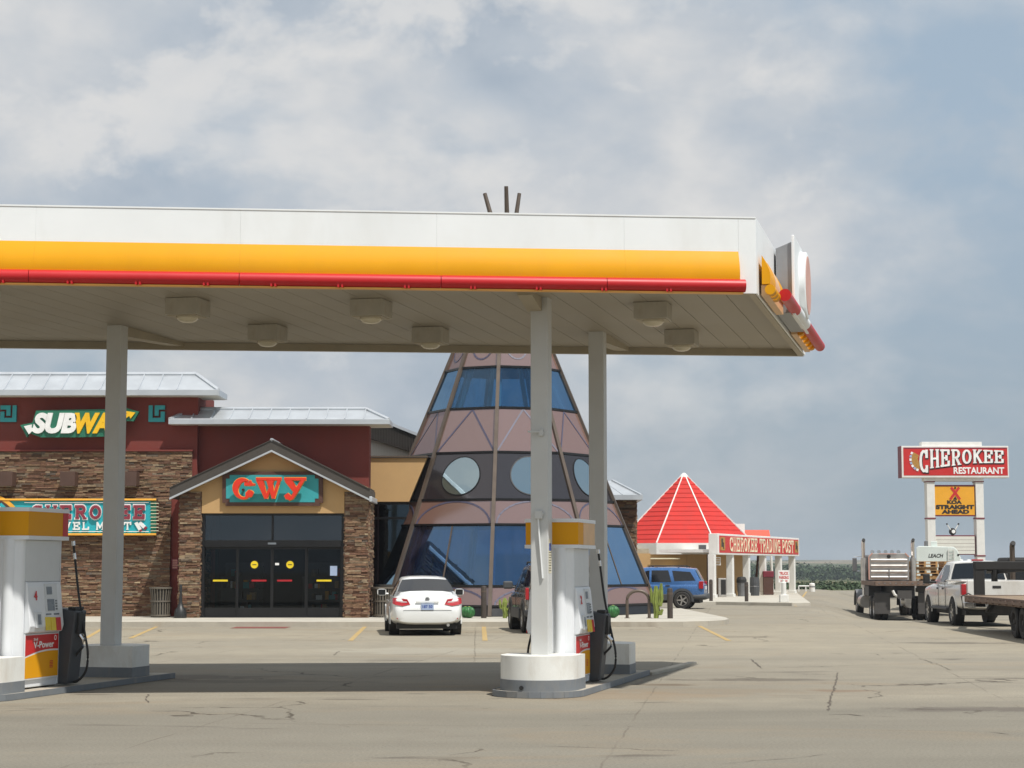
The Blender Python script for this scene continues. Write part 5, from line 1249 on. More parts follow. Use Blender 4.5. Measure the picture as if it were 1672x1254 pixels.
# things on the porch
def tbox(nm, lb, cat, px0, px1, py0, py1, Y, dp, mt, trim=None, z0=None, kind=None):
    a, b = at(px0, py1, Y), at(px1, py0, Y); zz = a.z if z0 is None else z0
    t = thing(nm, lb, cat, ((a.x + b.x) / 2, Y + dp / 2, zz)); m2 = MB(); m2.box(a.x, b.x, Y, Y + dp, zz, b.z); m2.build('body', mt, t, bevel=.02)
    if trim: m2 = MB(); m2.box(a.x + (b.x - a.x) * .32, b.x - .03, Y - .012, Y - .002, zz + .12, b.z - .08); m2.build('door_panel', trim, t)
    return t
tbox('ice_chest', 'grey ice chest with dark door between the first two porch columns', 'ice chest', 1173, 1186, 944, 975, 96, .8, 'alum_ridged', 'chassis_black', .15)
a = at(1211, 965, 98); t = thing('waste_bin', 'grey waste bin with black lid between the second and third porch columns', 'waste bin', (a.x, 98, .15), world=False)
m_ = MB(); m_.lathe([(.22, 0), (.25, .72), (.0, .72)], n=14); m_.build('drum', 'truck_grey', t); m_ = MB(); m_.lathe([(.27, .72), (.27, .88), (.20, 1.02), (.01, 1.04)], n=14); m_.build('lid', 'chassis_black', t)
a = at(1232, 965, 100); t = thing('water_barrel', 'dark upright barrel beside the fourth porch column', 'barrel', (a.x, 100, .15), world=False)
m_ = MB(); m_.lathe([(.26, 0), (.28, .3), (.28, .7), (.25, 1.0), (.0, 1.0)], n=14); m_.build('drum', 'clad_grey', t); m_ = MB(); m_.lathe([(.285, .48), (.295, .5), (.285, .52)], n=14); m_.build('hoop', 'truck_grey', t)
a = at(1254, 965, 103); t = thing('dispenser_box', 'brown cabinet with a red top behind the fourth porch column', 'cabinet', (a.x, 103, .15), world=False)
m_ = MB(); m_.box(-.28, .28, -.25, .25, 0, .98); m_.build('body', 'sign_brown', t, bevel=.02); m_ = MB(); m_.box(-.3, .3, -.27, .27, .98, 1.32); m_.build('red_top', 'sign_maroon', t, bevel=.03)
a = at(1171, 916, 95.2); t = thing('small_notice', 'small framed white notice hanging beside the first porch column', 'notice', (a.x, 95.2, a.z), world=False)
m_ = MB(); m_.box(-.16, .18, -.02, .02, -.22, .2); m_.build('board', 'trim_white', t)
m_ = MB()
for k in range(4): m_.box(-.12, .14, -.024, -.0205, -.16 + k * .085, -.115 + k * .085)
m_.build('lattice', 'feather_gold', t)
# truck parking sign
a, b = at(1271, 951, 104), at(1289, 931, 104); t = thing('parking_sign', 'white sign with red lettering beside the fifth porch column', 'sign', ((a.x + b.x) / 2, 104, 0))
m_ = MB(); m_.box(a.x, b.x, 104, 104.03, a.z, b.z); m_.build('board', 'ink_white', t)
m_ = MB(); text(m_, 'TRUCK', (a.x + .06, 103.998, a.z + .42), EX, EZ, b.x - a.x - .12, .17, .004, .03); text(m_, 'PARKING', (a.x + .05, 103.998, a.z + .19), EX, EZ, b.x - a.x - .1, .17, .004, .03); m_.box(a.x + .12, b.x - .12, 103.99, 103.998, a.z + .06, a.z + .11); m_.build('lettering', 'ink_red', t)
m_ = MB(); m_.box((a.x + b.x) / 2 - .03, (a.x + b.x) / 2 + .03, 104.03, 104.09, .1, b.z); m_.build('post', 'truck_grey', t)
a = at(1280, 985, 81.6); t = thing('guard_post', 'short white post on a square white block at the walkway corner', 'guard post', (a.x, 81.6, .15), world=False)
m_ = MB(); m_.box(-.19, .19, -.19, .19, 0, .33); m_.build('block', 'trim_white', t, bevel=.02); m_ = MB(); m_.lathe([(.115, .33), (.112, .86), (.075, .90), (.07, 1.0), (.01, 1.02)], n=16); m_.build('post', 'trim_white', t, smooth=True)
a = at(1304, 960, 128); b = at(1327, 960, 128); t = thing('railing', 'low white pipe railing at the far lot edge', 'railing', (a.x, 128, 0))
m_ = MB(); z = az(957, 128); m_.tube([(a.x, 128, z), (b.x, 128, z)], .05, 8); m_.build('top_rail', 'rail_white', t)
for k in range(3): m_ = MB(); x = a.x + (b.x - a.x) * k / 2; m_.tube([(x, 128, 0), (x, 128, z)], .045, 8); m_.build('rail_post', 'rail_white', t)
a = at(1326, 960, 127); t = thing('marker_post', 'pale stubby marker post at the right end of the railing', 'marker', (a.x, 127, 0), world=False); m_ = MB(); m_.lathe([(.2, 0), (.2, .5), (.16, .58), (.01, .6)], n=12); m_.build('post', 'trim_white', t)
m_ = MB(); m_.lathe([(.205, .3), (.215, .34), (.205, .38)], n=12); m_.build('band', 'truck_grey', t)

# ================================================================== POLE SIGNS
YS = 130.
ps = thing('restaurant_sign', 'tall red and white restaurant sign on two white posts', 'pole sign', (at(1556, 900, YS).x, YS, 0))
def sbox(px0, px1, py0, py1, y0, dy): a, b = at(px0, py1, YS), at(px1, py0, YS); return MB().box(a.x, b.x, y0, y0 + dy, a.z, b.z)
for x0, x1 in ((1511, 1524), (1590.5, 1603.5)):
    a, b = at(x0, 782, YS), at(x1, 782, YS); m_ = MB(); m_.box(a.x, b.x, YS - .35, YS + .45, -.7, a.z); p = m_.build('sign_post', 'trim_white', ps, bevel=.02)
    m_ = MB()
    for py in (786.5, 846.5, 907.5): z = az(py, YS); m_.box(a.x - .03, b.x + .03, YS - .38, YS + .48, z - .045, z + .045)
    m_.build('post_band', 'sign_maroon', p)
sbox(1507, 1603, 779, 786, YS - .4, .8).build('cross_beam', 'trim_white', ps)
sbox(1503, 1601, 722, 733, YS - .35, .8).build('top_box', 'trim_white', ps, bevel=.02)
sbox(1470, 1643, 729, 780.5, YS - .55, 1.1).build('cabinet', 'trim_white', ps, bevel=.02)
sbox(1469, 1470.1, 729, 780.5, YS - .52, 1.04).build('cabinet_end', 'sign_maroon', ps)
yf = YS - .55
def spt(px, py, yy): q = at(px, py, YS); return Vector((q.x, yy, q.z))
m_ = MB(); a, b = at(1473, 777, YS), at(1641, 731.5, YS); m_.box(a.x, b.x, yf - .012, yf - .002, a.z, b.z); m_.build('face', 'sign_red', ps)
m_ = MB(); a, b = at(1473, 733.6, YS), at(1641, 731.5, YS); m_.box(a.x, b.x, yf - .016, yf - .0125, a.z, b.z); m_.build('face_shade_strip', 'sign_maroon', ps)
a, b = spt(1497, 774, yf), spt(1636, 734, yf)
shp = lambda f: ((.10 if f < .13 else .33 + .34 * min(1, (f - .1) / .42)) if f < .60 else .66 - 0 * f, 1.0 - .03 * math.sin(f * 3))
shp = lambda f: (0.02 if f < .125 else min(.42, .20 + .42 * (f - .125)), .99 - .05 * f + .03 * math.sin(3 * f))
m_ = MB(); slab_text(m_, 'CHEROKEE', (a.x + .05, yf - .013, a.z - .07), EX, EZ, b.x - a.x, b.z - a.z, .02, .125, shp, gap=1.06); m_.build('letter_shadow', 'ink_black', ps)
m_ = MB(); slab_text(m_, 'CHEROKEE', (a.x, yf - .04, a.z), EX, EZ, b.x - a.x, b.z - a.z, .03, .105, shp, gap=1.06); m_.build('western_letters', 'ink_white', ps)
a, b = spt(1554, 774.5, yf), spt(1636, 763.5, yf); m_ = MB(); text(m_, 'RESTAURANT', (a.x, yf - .013, a.z), EX, EZ, b.x - a.x, b.z - a.z, .02, .03); m_.build('restaurant_letters', 'ink_white', ps)
for k in range(7):
    an = R(150 + k * 17); m_ = MB(); c0 = (1500, 750); p0 = (c0[0] + 4 * math.cos(an), c0[1] - 6 * math.sin(an)); p1 = (c0[0] + 14.5 * math.cos(an), c0[1] - 17 * math.sin(an)); p2 = (c0[0] + 18 * math.cos(an), c0[1] - 20.5 * math.sin(an)); yy = yf - .015 - .004 * k
    m_.bar(spt(*p0, yy), spt(*p1, yy), .24, .015, (0, 1, 0)); fe = m_.build('headdress_feather', 'feather_gold', ps)
    m_ = MB(); m_.bar(spt(*p1, yy - .003), spt(*p2, yy - .003), .17, .016, (0, 1, 0)); m_.build('feather_tip', 'plate_blue' if k % 2 else 'ink_white', fe)
kb = thing('campground_sign', 'orange billboard with black words and red tent mark between the sign posts', 'billboard', (at(1558, 818, YS).x, YS, az(845, YS)))
a, b = at(1522, 843, YS), at(1593, 792, YS); m_ = MB(); m_.box(a.x + .005, b.x - .14, YS - .25, YS + .2, a.z, b.z); m_.build('frame', 'sign_maroon', kb)
m_ = MB(); a, b = at(1524, 841, YS), at(1589, 794.5, YS); m_.box(a.x, b.x, YS - .262, YS - .252, a.z, b.z); m_.build('face', 'sign_orange', kb)
y = YS - .263
for s, x0, x1, x2, x3, yy, h in (('KOA', 1545, 1569, 817, 823, 0, 0), ('STRAIGHT', 1526.5, 1589, 824.5, 831.5, 0, 0), ('AHEAD', 1536, 1581, 832.5, 839, 0, 0)):
    a, b = spt(x0, x3, y), spt(x1, x2, y); m_ = MB(); text(m_, s, a, EX, EZ, b.x - a.x, b.z - a.z, .015, .06); m_.build('black_words', 'ink_black', kb)
m_ = MB(); m_.bar(spt(1551.5, 796, y - .01), spt(1566, 815.5, y - .01), .17, .02, (0, 1, 0)); m_.bar(spt(1564.5, 796, y - .013), spt(1550, 815.5, y - .013), .17, .02, (0, 1, 0)); tm = m_.build('tent_mark', 'sign_red', kb)
m_ = MB(); m_.prism([(spt(px, py, y).x, spt(px, py, y).z) for px, py in ((1554.5, 816), (1561.5, 816), (1558, 810.5))], (0, y - .03, 0), (1, 0, 0), (0, 0, 1), (0, .02, 0)); m_.lathe([(.075, 0), (.075, .02)], tuple(spt(1558, 797, y - .03)), 10, 'y'); m_.build('tent_detail', 'ink_black', tm)
wb = thing('blank_marquee', 'blank white marquee board with thin red frame low between the sign posts', 'marquee', (at(1558, 890, YS).x, YS, az(906, YS)))
a, b = at(1525, 906, YS), at(1594.5, 874, YS); m_ = MB(); m_.box(a.x + .005, b.x - .15, YS - .2, YS + .2, a.z, b.z); m_.build('frame', 'sign_maroon', wb)
m_ = MB(); n = 5
for k in range(n): z0 = a.z + .06 + (b.z - a.z - .12) * k / n; m_.box(a.x + .05, b.x - .2, YS - .222, YS - .203, z0, z0 + (b.z - a.z - .12) / n - .02)
m_.build('letter_tracks', 'siding_white', wb)
# drum with crossed sticks ornament on the marquee
c_ = spt(1555, 868, YS); t = thing('drum_ornament', 'small dark drum ornament with two raised sticks on top of the blank marquee', 'ornament', tuple(c_))
m_ = MB(); m_.lathe([(.20, -.2), (.26, 0), (.20, .2)], (c_.x, YS - .05, c_.z), 14, 'y'); m_.build('drum', 'chassis_black', t)
m_ = MB(); m_.lathe([(.13, -.23), (.13, -.21)], (c_.x + .02, YS - .05, c_.z), 12, 'y'); m_.build('drum_face', 'ink_white', t)
for s in (-1, 1):
    m_ = MB(); m_.tube([(c_.x + s * .12, YS - .2, c_.z + .05), (c_.x + s * .42, YS - .15, c_.z + .55)], .035, 6); st = m_.build('stick', 'trim_white', t); m_ = MB(); m_.tube([(c_.x + s * .38, YS - .16, c_.z + .48), (c_.x + s * .43, YS - .15, c_.z + .58)], .06, 6); m_.build('stick_tip', 'chassis_black', st)

# ================================================================== VEHICLES
def ring_se(y, hw, zb, zt, p=4.5, n=28):
    c = (zb + zt) / 2; h = (zt - zb) / 2; out = []
    for k in range(n):
        a = 2 * math.pi * (k + .5) / n; ca, sa = math.cos(a), math.sin(a)
        out.append((hw * math.copysign(abs(ca) ** (2 / p), ca), y, c + h * math.copysign(abs(sa) ** (2 / p), sa)))
    return out
def wheel(t, x, y, r, wd, zc=None, rim='alloy', spokes=5, dual=False):
    zc = r if zc is None else zc; s = 1 if x > 0 else -1
    m2 = MB(); h = wd / 2; m2.lathe([(r * .62, -h), (r * .9, -h), (r, -h * .72), (r, h * .72), (r * .9, h), (r * .62, h), (r * .60, 0), (r * .62, -h)], (x, y, zc), 28, 'x', caps=False); w_ = m2.build('wheel', 'tyre', t, smooth=True)
    m2 = MB(); m2.lathe([(r * .63, s * h * .55), (r * .63, s * h * .92), (r * .57, s * h * .92), (r * .55, s * h * .4), (.02, s * h * .4)], (x, y, zc), 24, 'x', caps=False)
    for k in range(spokes):
        a = 2 * math.pi * k / spokes; d = Vector((0, math.cos(a), math.sin(a))); c = Vector((x + s * h * .72, y, zc)); m2.bar(c + d * r * .06, c + d * r * .60, r * .16, r * .10, (1, 0, 0))
    m2.lathe([(r * .15, s * h * .6), (r * .15, s * h * .9), (.01, s * h * .92)], (x, y, zc), 14, 'x'); m2.build('rim', rim, w_)
    return w_
class Car:
    def __init__(s, t, paint): s.t = t; s.paint = paint
    def lower(s, st, p=4.5, nm='body'):
        m2 = MB(); m2.loft([ring_se(*q, p=p) for q in st]); s.body = m2.build(nm, s.paint, s.t, smooth=True); return s.body
    def cabin(s, zb, st, nm='cabin'):
        s.zb = zb; s.st = st; rings = []
        for y, hb, zt, ht in st:
            rings.append([(-hb, y, zb - .06), (-hb, y, zb), (-ht - .0, y, zt - .07 if zt - zb > .15 else zb + .01), (-ht + .05, y, zt - .018), (-ht * .6, y, zt + .012), (0, y, zt + .022), (ht * .6, y, zt + .012), (ht - .05, y, zt - .018), (ht, y, zt - .07 if zt - zb > .15 else zb + .01), (hb, y, zb), (hb, y, zb - .06)])
        m2 = MB(); m2.loft(rings); return m2.build(nm, s.paint, s.t, smooth=True)
    def interp(s, y):
        for a, b in zip(s.st, s.st[1:]):
            if a[0] >= y >= b[0]:
                f = (a[0] - y) / (a[0] - b[0]); return [a[i] + (b[i] - a[i]) * f for i in range(4)]
        return s.st[-1]
    def side_window(s, pts, sd, mt='glass_dark'):
        q = []
        for y, t in pts:
            _, hb, zt, ht = s.interp(y); zt2 = zt - .07; q.append(Vector((sd * (hb + (ht - hb) * t + .008), y, s.zb + (zt2 - s.zb) * t)))
        m2 = MB(); i = Vector((-sd * .02, 0, 0)); k = len(q)
        m2.face(q if sd > 0 else q[::-1]); m2.face([p + i for p in (q[::-1] if sd > 0 else q)])
        for a in range(k): m2.face([q[a], q[(a + 1) % k], q[(a + 1) % k] + i, q[a] + i])
        return m2.build('side_window', mt, s.t)
    def end_window(s, i0, i1, t0, t1, wk, nm, mt='glass_dark', out=.012):
        a, b = s.st[i0], s.st[i1]; n = Vector((0, a[2] - b[2], b[0] - a[0])).normalized()
        if n.z < 0: n = -n
        rows = []
        for t in (t0, (t0 + t1) / 2, t1):
            y, hb, zt, ht = [a[i] + (b[i] - a[i]) * t for i in range(4)]; hw = (ht + (hb - ht) * (1 - min(1, (zt - s.zb) / max(.01, max(a[2], b[2]) - s.zb)))) * wk
            rows.append([Vector((hw * u, y, zt + .022 - .030 * u * u)) + n * out for u in (-1, -.93, -.6, 0, .6, .93, 1)])
        m2 = MB(); b0 = len(m2.v)
        for r_ in rows: m2.v += [tuple(p) for p in r_]
        k = len(rows[0])
        for j in range(len(rows) - 1):
            for i in range(k - 1): m2.f.append((j * k + i, j * k + i + 1, (j + 1) * k + i + 1, (j + 1) * k + i)); m2.r.append(0)
        return m2.build(nm, mt, s.t, smooth=True)
    def arch(s, x, y, r, mt='clad_grey', zc=None, thick=.05, inner=True):
        zc = r if zc is None else zc; sd = 1 if x > 0 else -1; m2 = MB()
        if inner: m2.lathe([(r + .03, 0), (r + .03, sd * -.25), (.01, sd * -.25)], (x + sd * .004, y, zc), 24, 'x'); m2.lathe([(.01, 0), (r + .03, 0)], (x + sd * .004, y, zc), 24, 'x'); m2.build('wheel_well', 'chassis_black', s.t); m2 = MB()
        q = [[(x + sd * o, y + rr_ * math.cos(R(a)), zc + rr_ * math.sin(R(a))) for rr_, o in ((r + .02, -.02), (r + .02, .012), (r + .02 + thick, .012), (r + .02 + thick, -.02))] for a in range(-8, 189, 14)]
        m2.loft(q); return m2.build('wheel_arch', mt, s.t, smooth=True)
def mbox(t, nm, mt, x0, x1, y0, y1, z0, z1, bv=.0, par=None): return MB().box(x0, x1, y0, y1, z0, z1).build(nm, mt, par or t, bevel=bv)

# --- white sedan
def sedan(t, paint='car_white', plate=True):
    c = Car(t, paint); st = [(2.38, .52, .34, .60), (2.32, .74, .26, .70), (2.05, .86, .22, .78), (1.4, .905, .2, .90), (.6, .91, .19, .96), (-.8, .91, .19, .985), (-1.5, .91, .20, 1.02), (-1.95, .90, .24, 1.045), (-2.22, .865, .27, 1.045), (-2.33, .83, .29, 1.01), (-2.385, .79, .30, .80), (-2.43, .74, .33, .72), (-2.445, .60, .40, .66)]
    c.lower(st, 4.2)
    c.cabin(.95, [(1.35, .80, .97, .78), (.45, .83, 1.42, .60), (.0, .84, 1.465, .60), (-.75, .84, 1.45, .60), (-1.05, .835, 1.41, .595), (-1.95, .80, 1.03, .70)])
    for s in (-1, 1):
        c.side_window([(.75, .08), (.30, .92), (-.10, .95), (-.10, .08)], s); c.side_window([(-.18, .08), (-.18, .95), (-.80, .93), (-1.15, .5), (-1.25, .08)], s)
    c.end_window(0, 1, .06, .95, .93, 'windscreen'); c.end_window(4, 5, .08, .84, .93, 'rear_window')
    for x in (-.80, .80):
        for y in (1.42, -1.36): c.arch(math.copysign(.905, x), y, .335, paint, thick=.03); wheel(t, x, y, .328, .215)
    for s in (-1, 1):
        # wrap-round lamp: outer part high, inner part dips toward the boot edge
        P = lambda u, z, o: Vector((s * u, -2.30 - o, z))
        m2 = MB(); q = [(.86, .93, -.13), (.80, .945, -.03), (.50, .905, .045), (.43, .78, .08), (.62, .745, .10), (.80, .775, .05), (.862, .80, -.03)]
        m2.face([P(*p) + Vector((0, -.035, 0)) for p in q]); [m2.face([P(*q[i]) + Vector((0, -.035, 0)), P(*q[(i + 1) % 7]) + Vector((0, -.035, 0)), P(*q[(i + 1) % 7]) + Vector((0, .12, 0)), P(*q[i]) + Vector((0, .12, 0))]) for i in range(7)]
        lt = m2.build('tail_light', 'tail_red', t)
        m2 = MB(); q = [(.79, .87, .0), (.52, .855, .05), (.50, .825, .055), (.79, .83, .0)]; m2.face([P(*p) + Vector((0, -.045, 0)) for p in q]); m2.build('clear_lens', 'tail_clear', lt)
        m2 = MB(); m2.tube([(s * .86, .72, 1.00), (s * .98, .68, 1.02)], .025, 8); mr = m2.build('side_mirror', paint, t); m2 = MB(); m2.loft([ring_se(yy, w_, 1.045 - h, 1.045 + h, 3.5, 20) for yy, w_, h in ((.80, .06, .05), (.76, .115, .085), (.66, .12, .09))]); m2.xf(Matrix.Translation((s * 1.03, 0, 0))); m2.build('mirror_shell', paint, mr, smooth=True)
        m2 = MB(); m2.box(s * 1.03 - .095, s * 1.03 + .095, .650, .657, .975, 1.115); m2.build('mirror_glass', 'glass_dark', mr, bevel=.003)
        if s < 0:
            for y in (.12, -.85): mbox(t, 'door_handle', 'chrome', -.925, -.905, y - .1, y + .1, .84, .87, .006)
    mbox(t, 'licence_plate', 'plate_blue', -.155, .155, -2.462, -2.36, .645, .80); m2 = MB(); text(m2, '187 50', (-.125, -2.463, .69), (1, 0, 0), (0, 0, 1), .25, .075, .002, .03); m2.build('plate_digits', 'ink_blue', t)
    m2 = MB(); m2.bar((-.29, -2.415, .845), (.29, -2.415, .845), .03, .045); m2.build('boot_trim', paint, t, bevel=.01)
    m2 = MB(); m2.lathe([(.055, 0), (.055, .01), (.035, .012)], (0, -2.395, .905), 18, 'y'); m2.build('badge', 'chrome', t)
    mbox(t, 'reflector', 'tail_red', -.76, -.58, -2.425, -2.40, .42, .445); mbox(t, 'reflector', 'tail_red', .58, .76, -2.425, -2.40, .42, .445)
    m2 = MB(); m2.tube([(.52, -2.40, .27), (.52, -2.2, .27)], .04, 10); m2.build('exhaust_tip', 'chrome', t); mbox(t, 'underbody', 'chassis_black', -.75, .75, -2.25, 2.1, .17, .30)
    # boot lid shut line and bumper crease
    m2 = MB(); m2.bar((-.60, -2.446, .63), (.60, -2.446, .63), .006, .010); m2.build('boot_seam', 'clad_grey', t)
g = ground_at(700, 1037); t = thing('white_sedan', 'clean white four door sedan parked nose to the kerb, seen from behind', 'car', (-2.36, 48.5, 0), R(6.0), None, world=False); sedan(t)

# --- sport wagons
def suv(t, paint, clad='clad_grey', rails=True, plate=False, s_=1.0):
    c = Car(t, paint); c.lower([(2.18, .60, .42, .72), (2.10, .80, .36, .86), (1.85, .87, .32, .95), (1.2, .89, .30, 1.04), (.2, .89, .30, 1.08), (-1.4, .89, .31, 1.08), (-1.95, .885, .34, 1.07), (-2.10, .86, .38, 1.05), (-2.18, .80, .42, .98)], 5)
    c.cabin(1.03, [(1.15, .80, 1.06, .80), (.50, .83, 1.62, .66), (.2, .84, 1.68, .67), (-1.2, .84, 1.68, .67), (-1.80, .83, 1.63, .66), (-2.08, .82, 1.10, .78)])
    for s in (-1, 1):
        c.side_window([(.78, .10), (.44, .84), (.05, .92), (.05, .10)], s); c.side_window([(-.04, .10), (-.04, .92), (-.72, .92), (-.86, .10)], s); c.side_window([(-.98, .16), (-.88, .90), (-1.62, .86), (-1.84, .26)], s)
        for y in (1.32, -1.30): c.arch(s * .885, y, .36, clad, thick=.10); wheel(t, s * .80, y, .355, .23)
        mbox(t, 'sill_cladding', clad, s * .90 - .03, s * .90 + .02, -.84, .86, .34, .60, .02)
        for y in (.18, -.70): mbox(t, 'door_handle', clad, s * .893 - .01, s * .893 + .022, y - .10, y + .08, .93, .97, .008)
        if rails: m2 = MB(); m2.tube([(s * .60, .1, 1.70), (s * .60, 0, 1.745), (s * .60, -1.35, 1.745), (s * .60, -1.5, 1.69)], .022, 8); m2.build('roof_rail', 'chassis_black', t, smooth=True)
        m2 = MB(); m2.box(s * .865 - .05, s * .865 + .03, -2.165, -1.98, .82, 1.12); m2.build('tail_light', 'tail_red', t, bevel=.02)
        m2 = MB(); m2.tube([(s * .84, .72, 1.10), (s * .95, .70, 1.12)], .03, 8); mr = m2.build('side_mirror', clad, t); m2 = MB(); m2.box(s * 1.02 - .12, s * 1.02 + .12, .64, .78, 1.06, 1.26); m2.build('mirror_shell', clad, mr, bevel=.04, seg=3)
        m2 = MB(); m2.bar((s * .902, .09, .50), (s * .902, .09, 1.03), .006, .008); m2.build('door_seam', 'chassis_black', t)
    c.end_window(0, 1, .06, .95, .92, 'windscreen'); c.end_window(4, 5, .10, .86, .88, 'rear_window')
    m2 = MB(); m2.loft([ring_se(y, hw, zb, zt, 4) for y, hw, zb, zt in ((-1.75, .905, .36, .64), (-2.16, .90, .36, .64), (-2.28, .80, .40, .62), (-2.30, .6, .44, .6))]); m2.build('rear_bumper', clad, t, smooth=True)
    m2 = MB(); m2.loft([ring_se(y, hw, zb, zt, 4) for y, hw, zb, zt in ((1.75, .90, .34, .60), (2.14, .84, .34, .60), (2.26, .6, .40, .56))]); m2.build('front_bumper', clad, t, smooth=True)
    if rails:
        for y in (-.2, -1.1): m2 = MB(); m2.bar((-.60, y, 1.755), (.60, y, 1.755), .05, .02); m2.build('roof_bar', 'chassis_black', t)
    mbox(t, 'underbody', 'chassis_black', -.75, .75, -2.0, 1.9, .24, .40)
    mbox(t, 'licence_plate', 'ink_white', -.155, .155, -2.215, -2.17, .78, .92)
t = thing('pewter_wagon', 'dusty pewter sport wagon parked nose to the kerb behind the white column', 'car', (1.06, 49.9, 0), R(6.5), None, world=False); t.scale = (1.07, 1.07, 1.05); suv(t, 'car_pewter')
t = thing('blue_wagon', 'blue sport wagon with grey lower cladding parked beside the cone foot', 'car', (5.82, 76.4, 0), R(79), None, world=False); t.scale = (1, 1, 1); suv(t, 'car_blue')
t = thing('red_wagon', 'red car mostly hidden behind the blue wagon', 'car', (7.05, 92.5, 0), R(8), None, world=False); suv(t, 'car_red', rails=False)
t = thing('silver_sedan', 'pale silver car mostly hidden behind the blue wagon roof', 'car', (8.35, 96.2, .12), R(5), None, world=False); t.scale = (1, 1, 1.08); sedan(t, 'car_silver')

# --- dusty white crew cab pickup
t = thing('pickup_truck', 'dusty white crew cab pickup hitched to a gooseneck trailer', 'pickup truck', (13.95, 55.9, -.02), R(-1.0), None, world=False)
c = Car(t, 'pickup_white'); W = .99
c.lower([(2.85, .70, .55, .95), (2.78, .90, .48, 1.10), (2.4, .97, .45, 1.16), (1.6, W, .44, 1.24), (.4, W, .44, 1.26), (-.62, W, .44, 1.27), (-.68, W, .46, 1.29), (-2.5, W, .50, 1.31), (-2.80, .98, .52, 1.31), (-2.86, .95, .54, 1.29)], 6)
c.cabin(1.22, [(1.55, .88, 1.25, .86), (.75, .90, 1.82, .70), (.35, .91, 1.90, .72), (-.50, .91, 1.90, .72), (-.60, .90, 1.86, .72), (-.68, .90, 1.30, .80)])
for s in (-1, 1):
    c.side_window([(1.10, .10), (.72, .86), (.35, .93), (.35, .10)], s); c.side_window([(.26, .10), (.26, .93), (-.22, .92), (-.42, .62), (-.42, .10)], s)
    for y in (1.80, -1.62): c.arch(s * W, y, .43, 'pickup_white', thick=.05); wheel(t, s * .90, y, .405, .27)
    mbox(t, 'tail_light', 'tail_red', s * .93 - .07, s * .93 + .068, -2.885, -2.70, .92, 1.24, .02); mbox(t, 'step_bar', 'clad_grey', s * 1.0 - .06, s * 1.0 + .08, -1.05, 1.2, .46, .53, .02)
    for y in (.45, -.30): mbox(t, 'door_handle', 'chassis_black', s * .99 - .01, s * .99 + .03, y - .10, y + .10, 1.06, 1.11, .01)
    m2 = MB(); m2.tube([(s * .90, 1.0, 1.26), (s * 1.12, .98, 1.27)], .035, 8); mr = m2.build('tow_mirror', 'chassis_black', t); m2 = MB(); m2.box(s * 1.20 - .10, s * 1.20 + .10, .93, 1.06, 1.22, 1.52); m2.build('mirror_shell', 'chassis_black', mr, bevel=.03)
    m2 = MB(); m2.bar((s * .995, .31, .55), (s * .995, .31, 1.2), .008, .01); m2.bar((s * .997, -.66, .55), (s * .997, -.66, 1.25), .012, .012); m2.build('door_seam', 'chassis_black', t)
c.end_window(0, 1, .06, .95, .92, 'windscreen'); c.end_window(4, 5, .06, .88, .92, 'rear_window')
mbox(t, 'bed_well', 'chassis_black', -.80, .80, -2.74, -.74, 1.306, 1.318); mbox(t, 'bed_rail', 'pickup_white', -.99, -.81, -2.8, -.70, 1.30, 1.345, .015); mbox(t, 'bed_rail', 'pickup_white', .81, .99, -2.8, -.70, 1.30, 1.345, .015)
tg = mbox(t, 'tailgate', 'pickup_white', -.84, .84, -2.905, -2.85, .78, 1.34, .02); mbox(t, 'tailgate_handle', 'chassis_black', -.12, .12, -2.915, -2.906, 1.12, 1.19, .0, tg); mbox(t, 'licence_plate', 'ink_white', -.15, .15, -3.01, -2.99, .62, .74)
mbox(t, 'rear_bumper', 'chrome', -.97, .97, -3.0, -2.86, .55, .74, .03); mbox(t, 'brake_lamp', 'tail_red', -.17, .17, -.61, -.575, 1.905, 1.955, .01); mbox(t, 'underbody', 'chassis_black', -.85, .85, -2.7, 2.5, .34, .52)
for x in (-.28, -.05, .18): m2 = MB(); m2.box(x - .05, x + .05, .25, .35, 1.915, 1.95); m2.build('roof_marker', 'ink_white', t, bevel=.015)

# --- gooseneck trailer
t = thing('gooseneck_trailer', 'rusty gooseneck flatbed trailer with black portal frame cut by the right picture edge', 'trailer', (13.55, 50.2, 0), R(-3.2), None, world=False)
hw = 1.24; zd = .93
m2 = MB()
for k in range(9): x0 = -hw + .1 + k * (2 * hw - .2) / 9; m2.box(x0 + .006, x0 + (2 * hw - .2) / 9 - .006, -12, -.05, zd - .06, zd)
m2.build('deck_planks', 'deck_wood', t)
m2 = MB(); m2.box(-hw, -hw + .095, -12, 0, zd - .17, zd + .012); m2.box(hw - .095, hw, -12, 0, zd - .17, zd + .012); m2.box(-hw, hw, 0, .10, zd - .17, zd + .02); m2.build('deck_rim', 'deck_rust', t, bevel=.01)
m2 = MB()
for k in range(14): m2.box(-hw - .05, -hw - .002, -.6 - k * .8, -.48 - k * .8, zd - .15, zd - .04)
m2.box(-hw - .065, -hw - .05, -12, -.3, zd - .12, zd - .06); m2.build('stake_rail', 'deck_rust', t)
m2 = MB(); m2.box(-.55, -.35, -12, .2, zd - .46, zd - .18); m2.box(.35, .55, -12, .2, zd - .46, zd - .18); m2.build('chassis_beam', 'chassis_black', t)
for x in (-.80, .80): m2 = MB(); m2.box(x - .13, x + .13, .12, .38, zd - .3, 1.80); m2.build('portal_leg', 'chassis_black', t, bevel=.015)
m2 = MB(); m2.box(-.93, .93, .10, .42, 1.63, 1.86); m2.build('portal_beam', 'chassis_black', t, bevel=.02)
for x in (-.5, .5): m2 = MB(); m2.bar((x, .35, 1.70), (x * .3, 2.2, 1.62), .14, .20); m2.build('neck_arm', 'chassis_black', t)
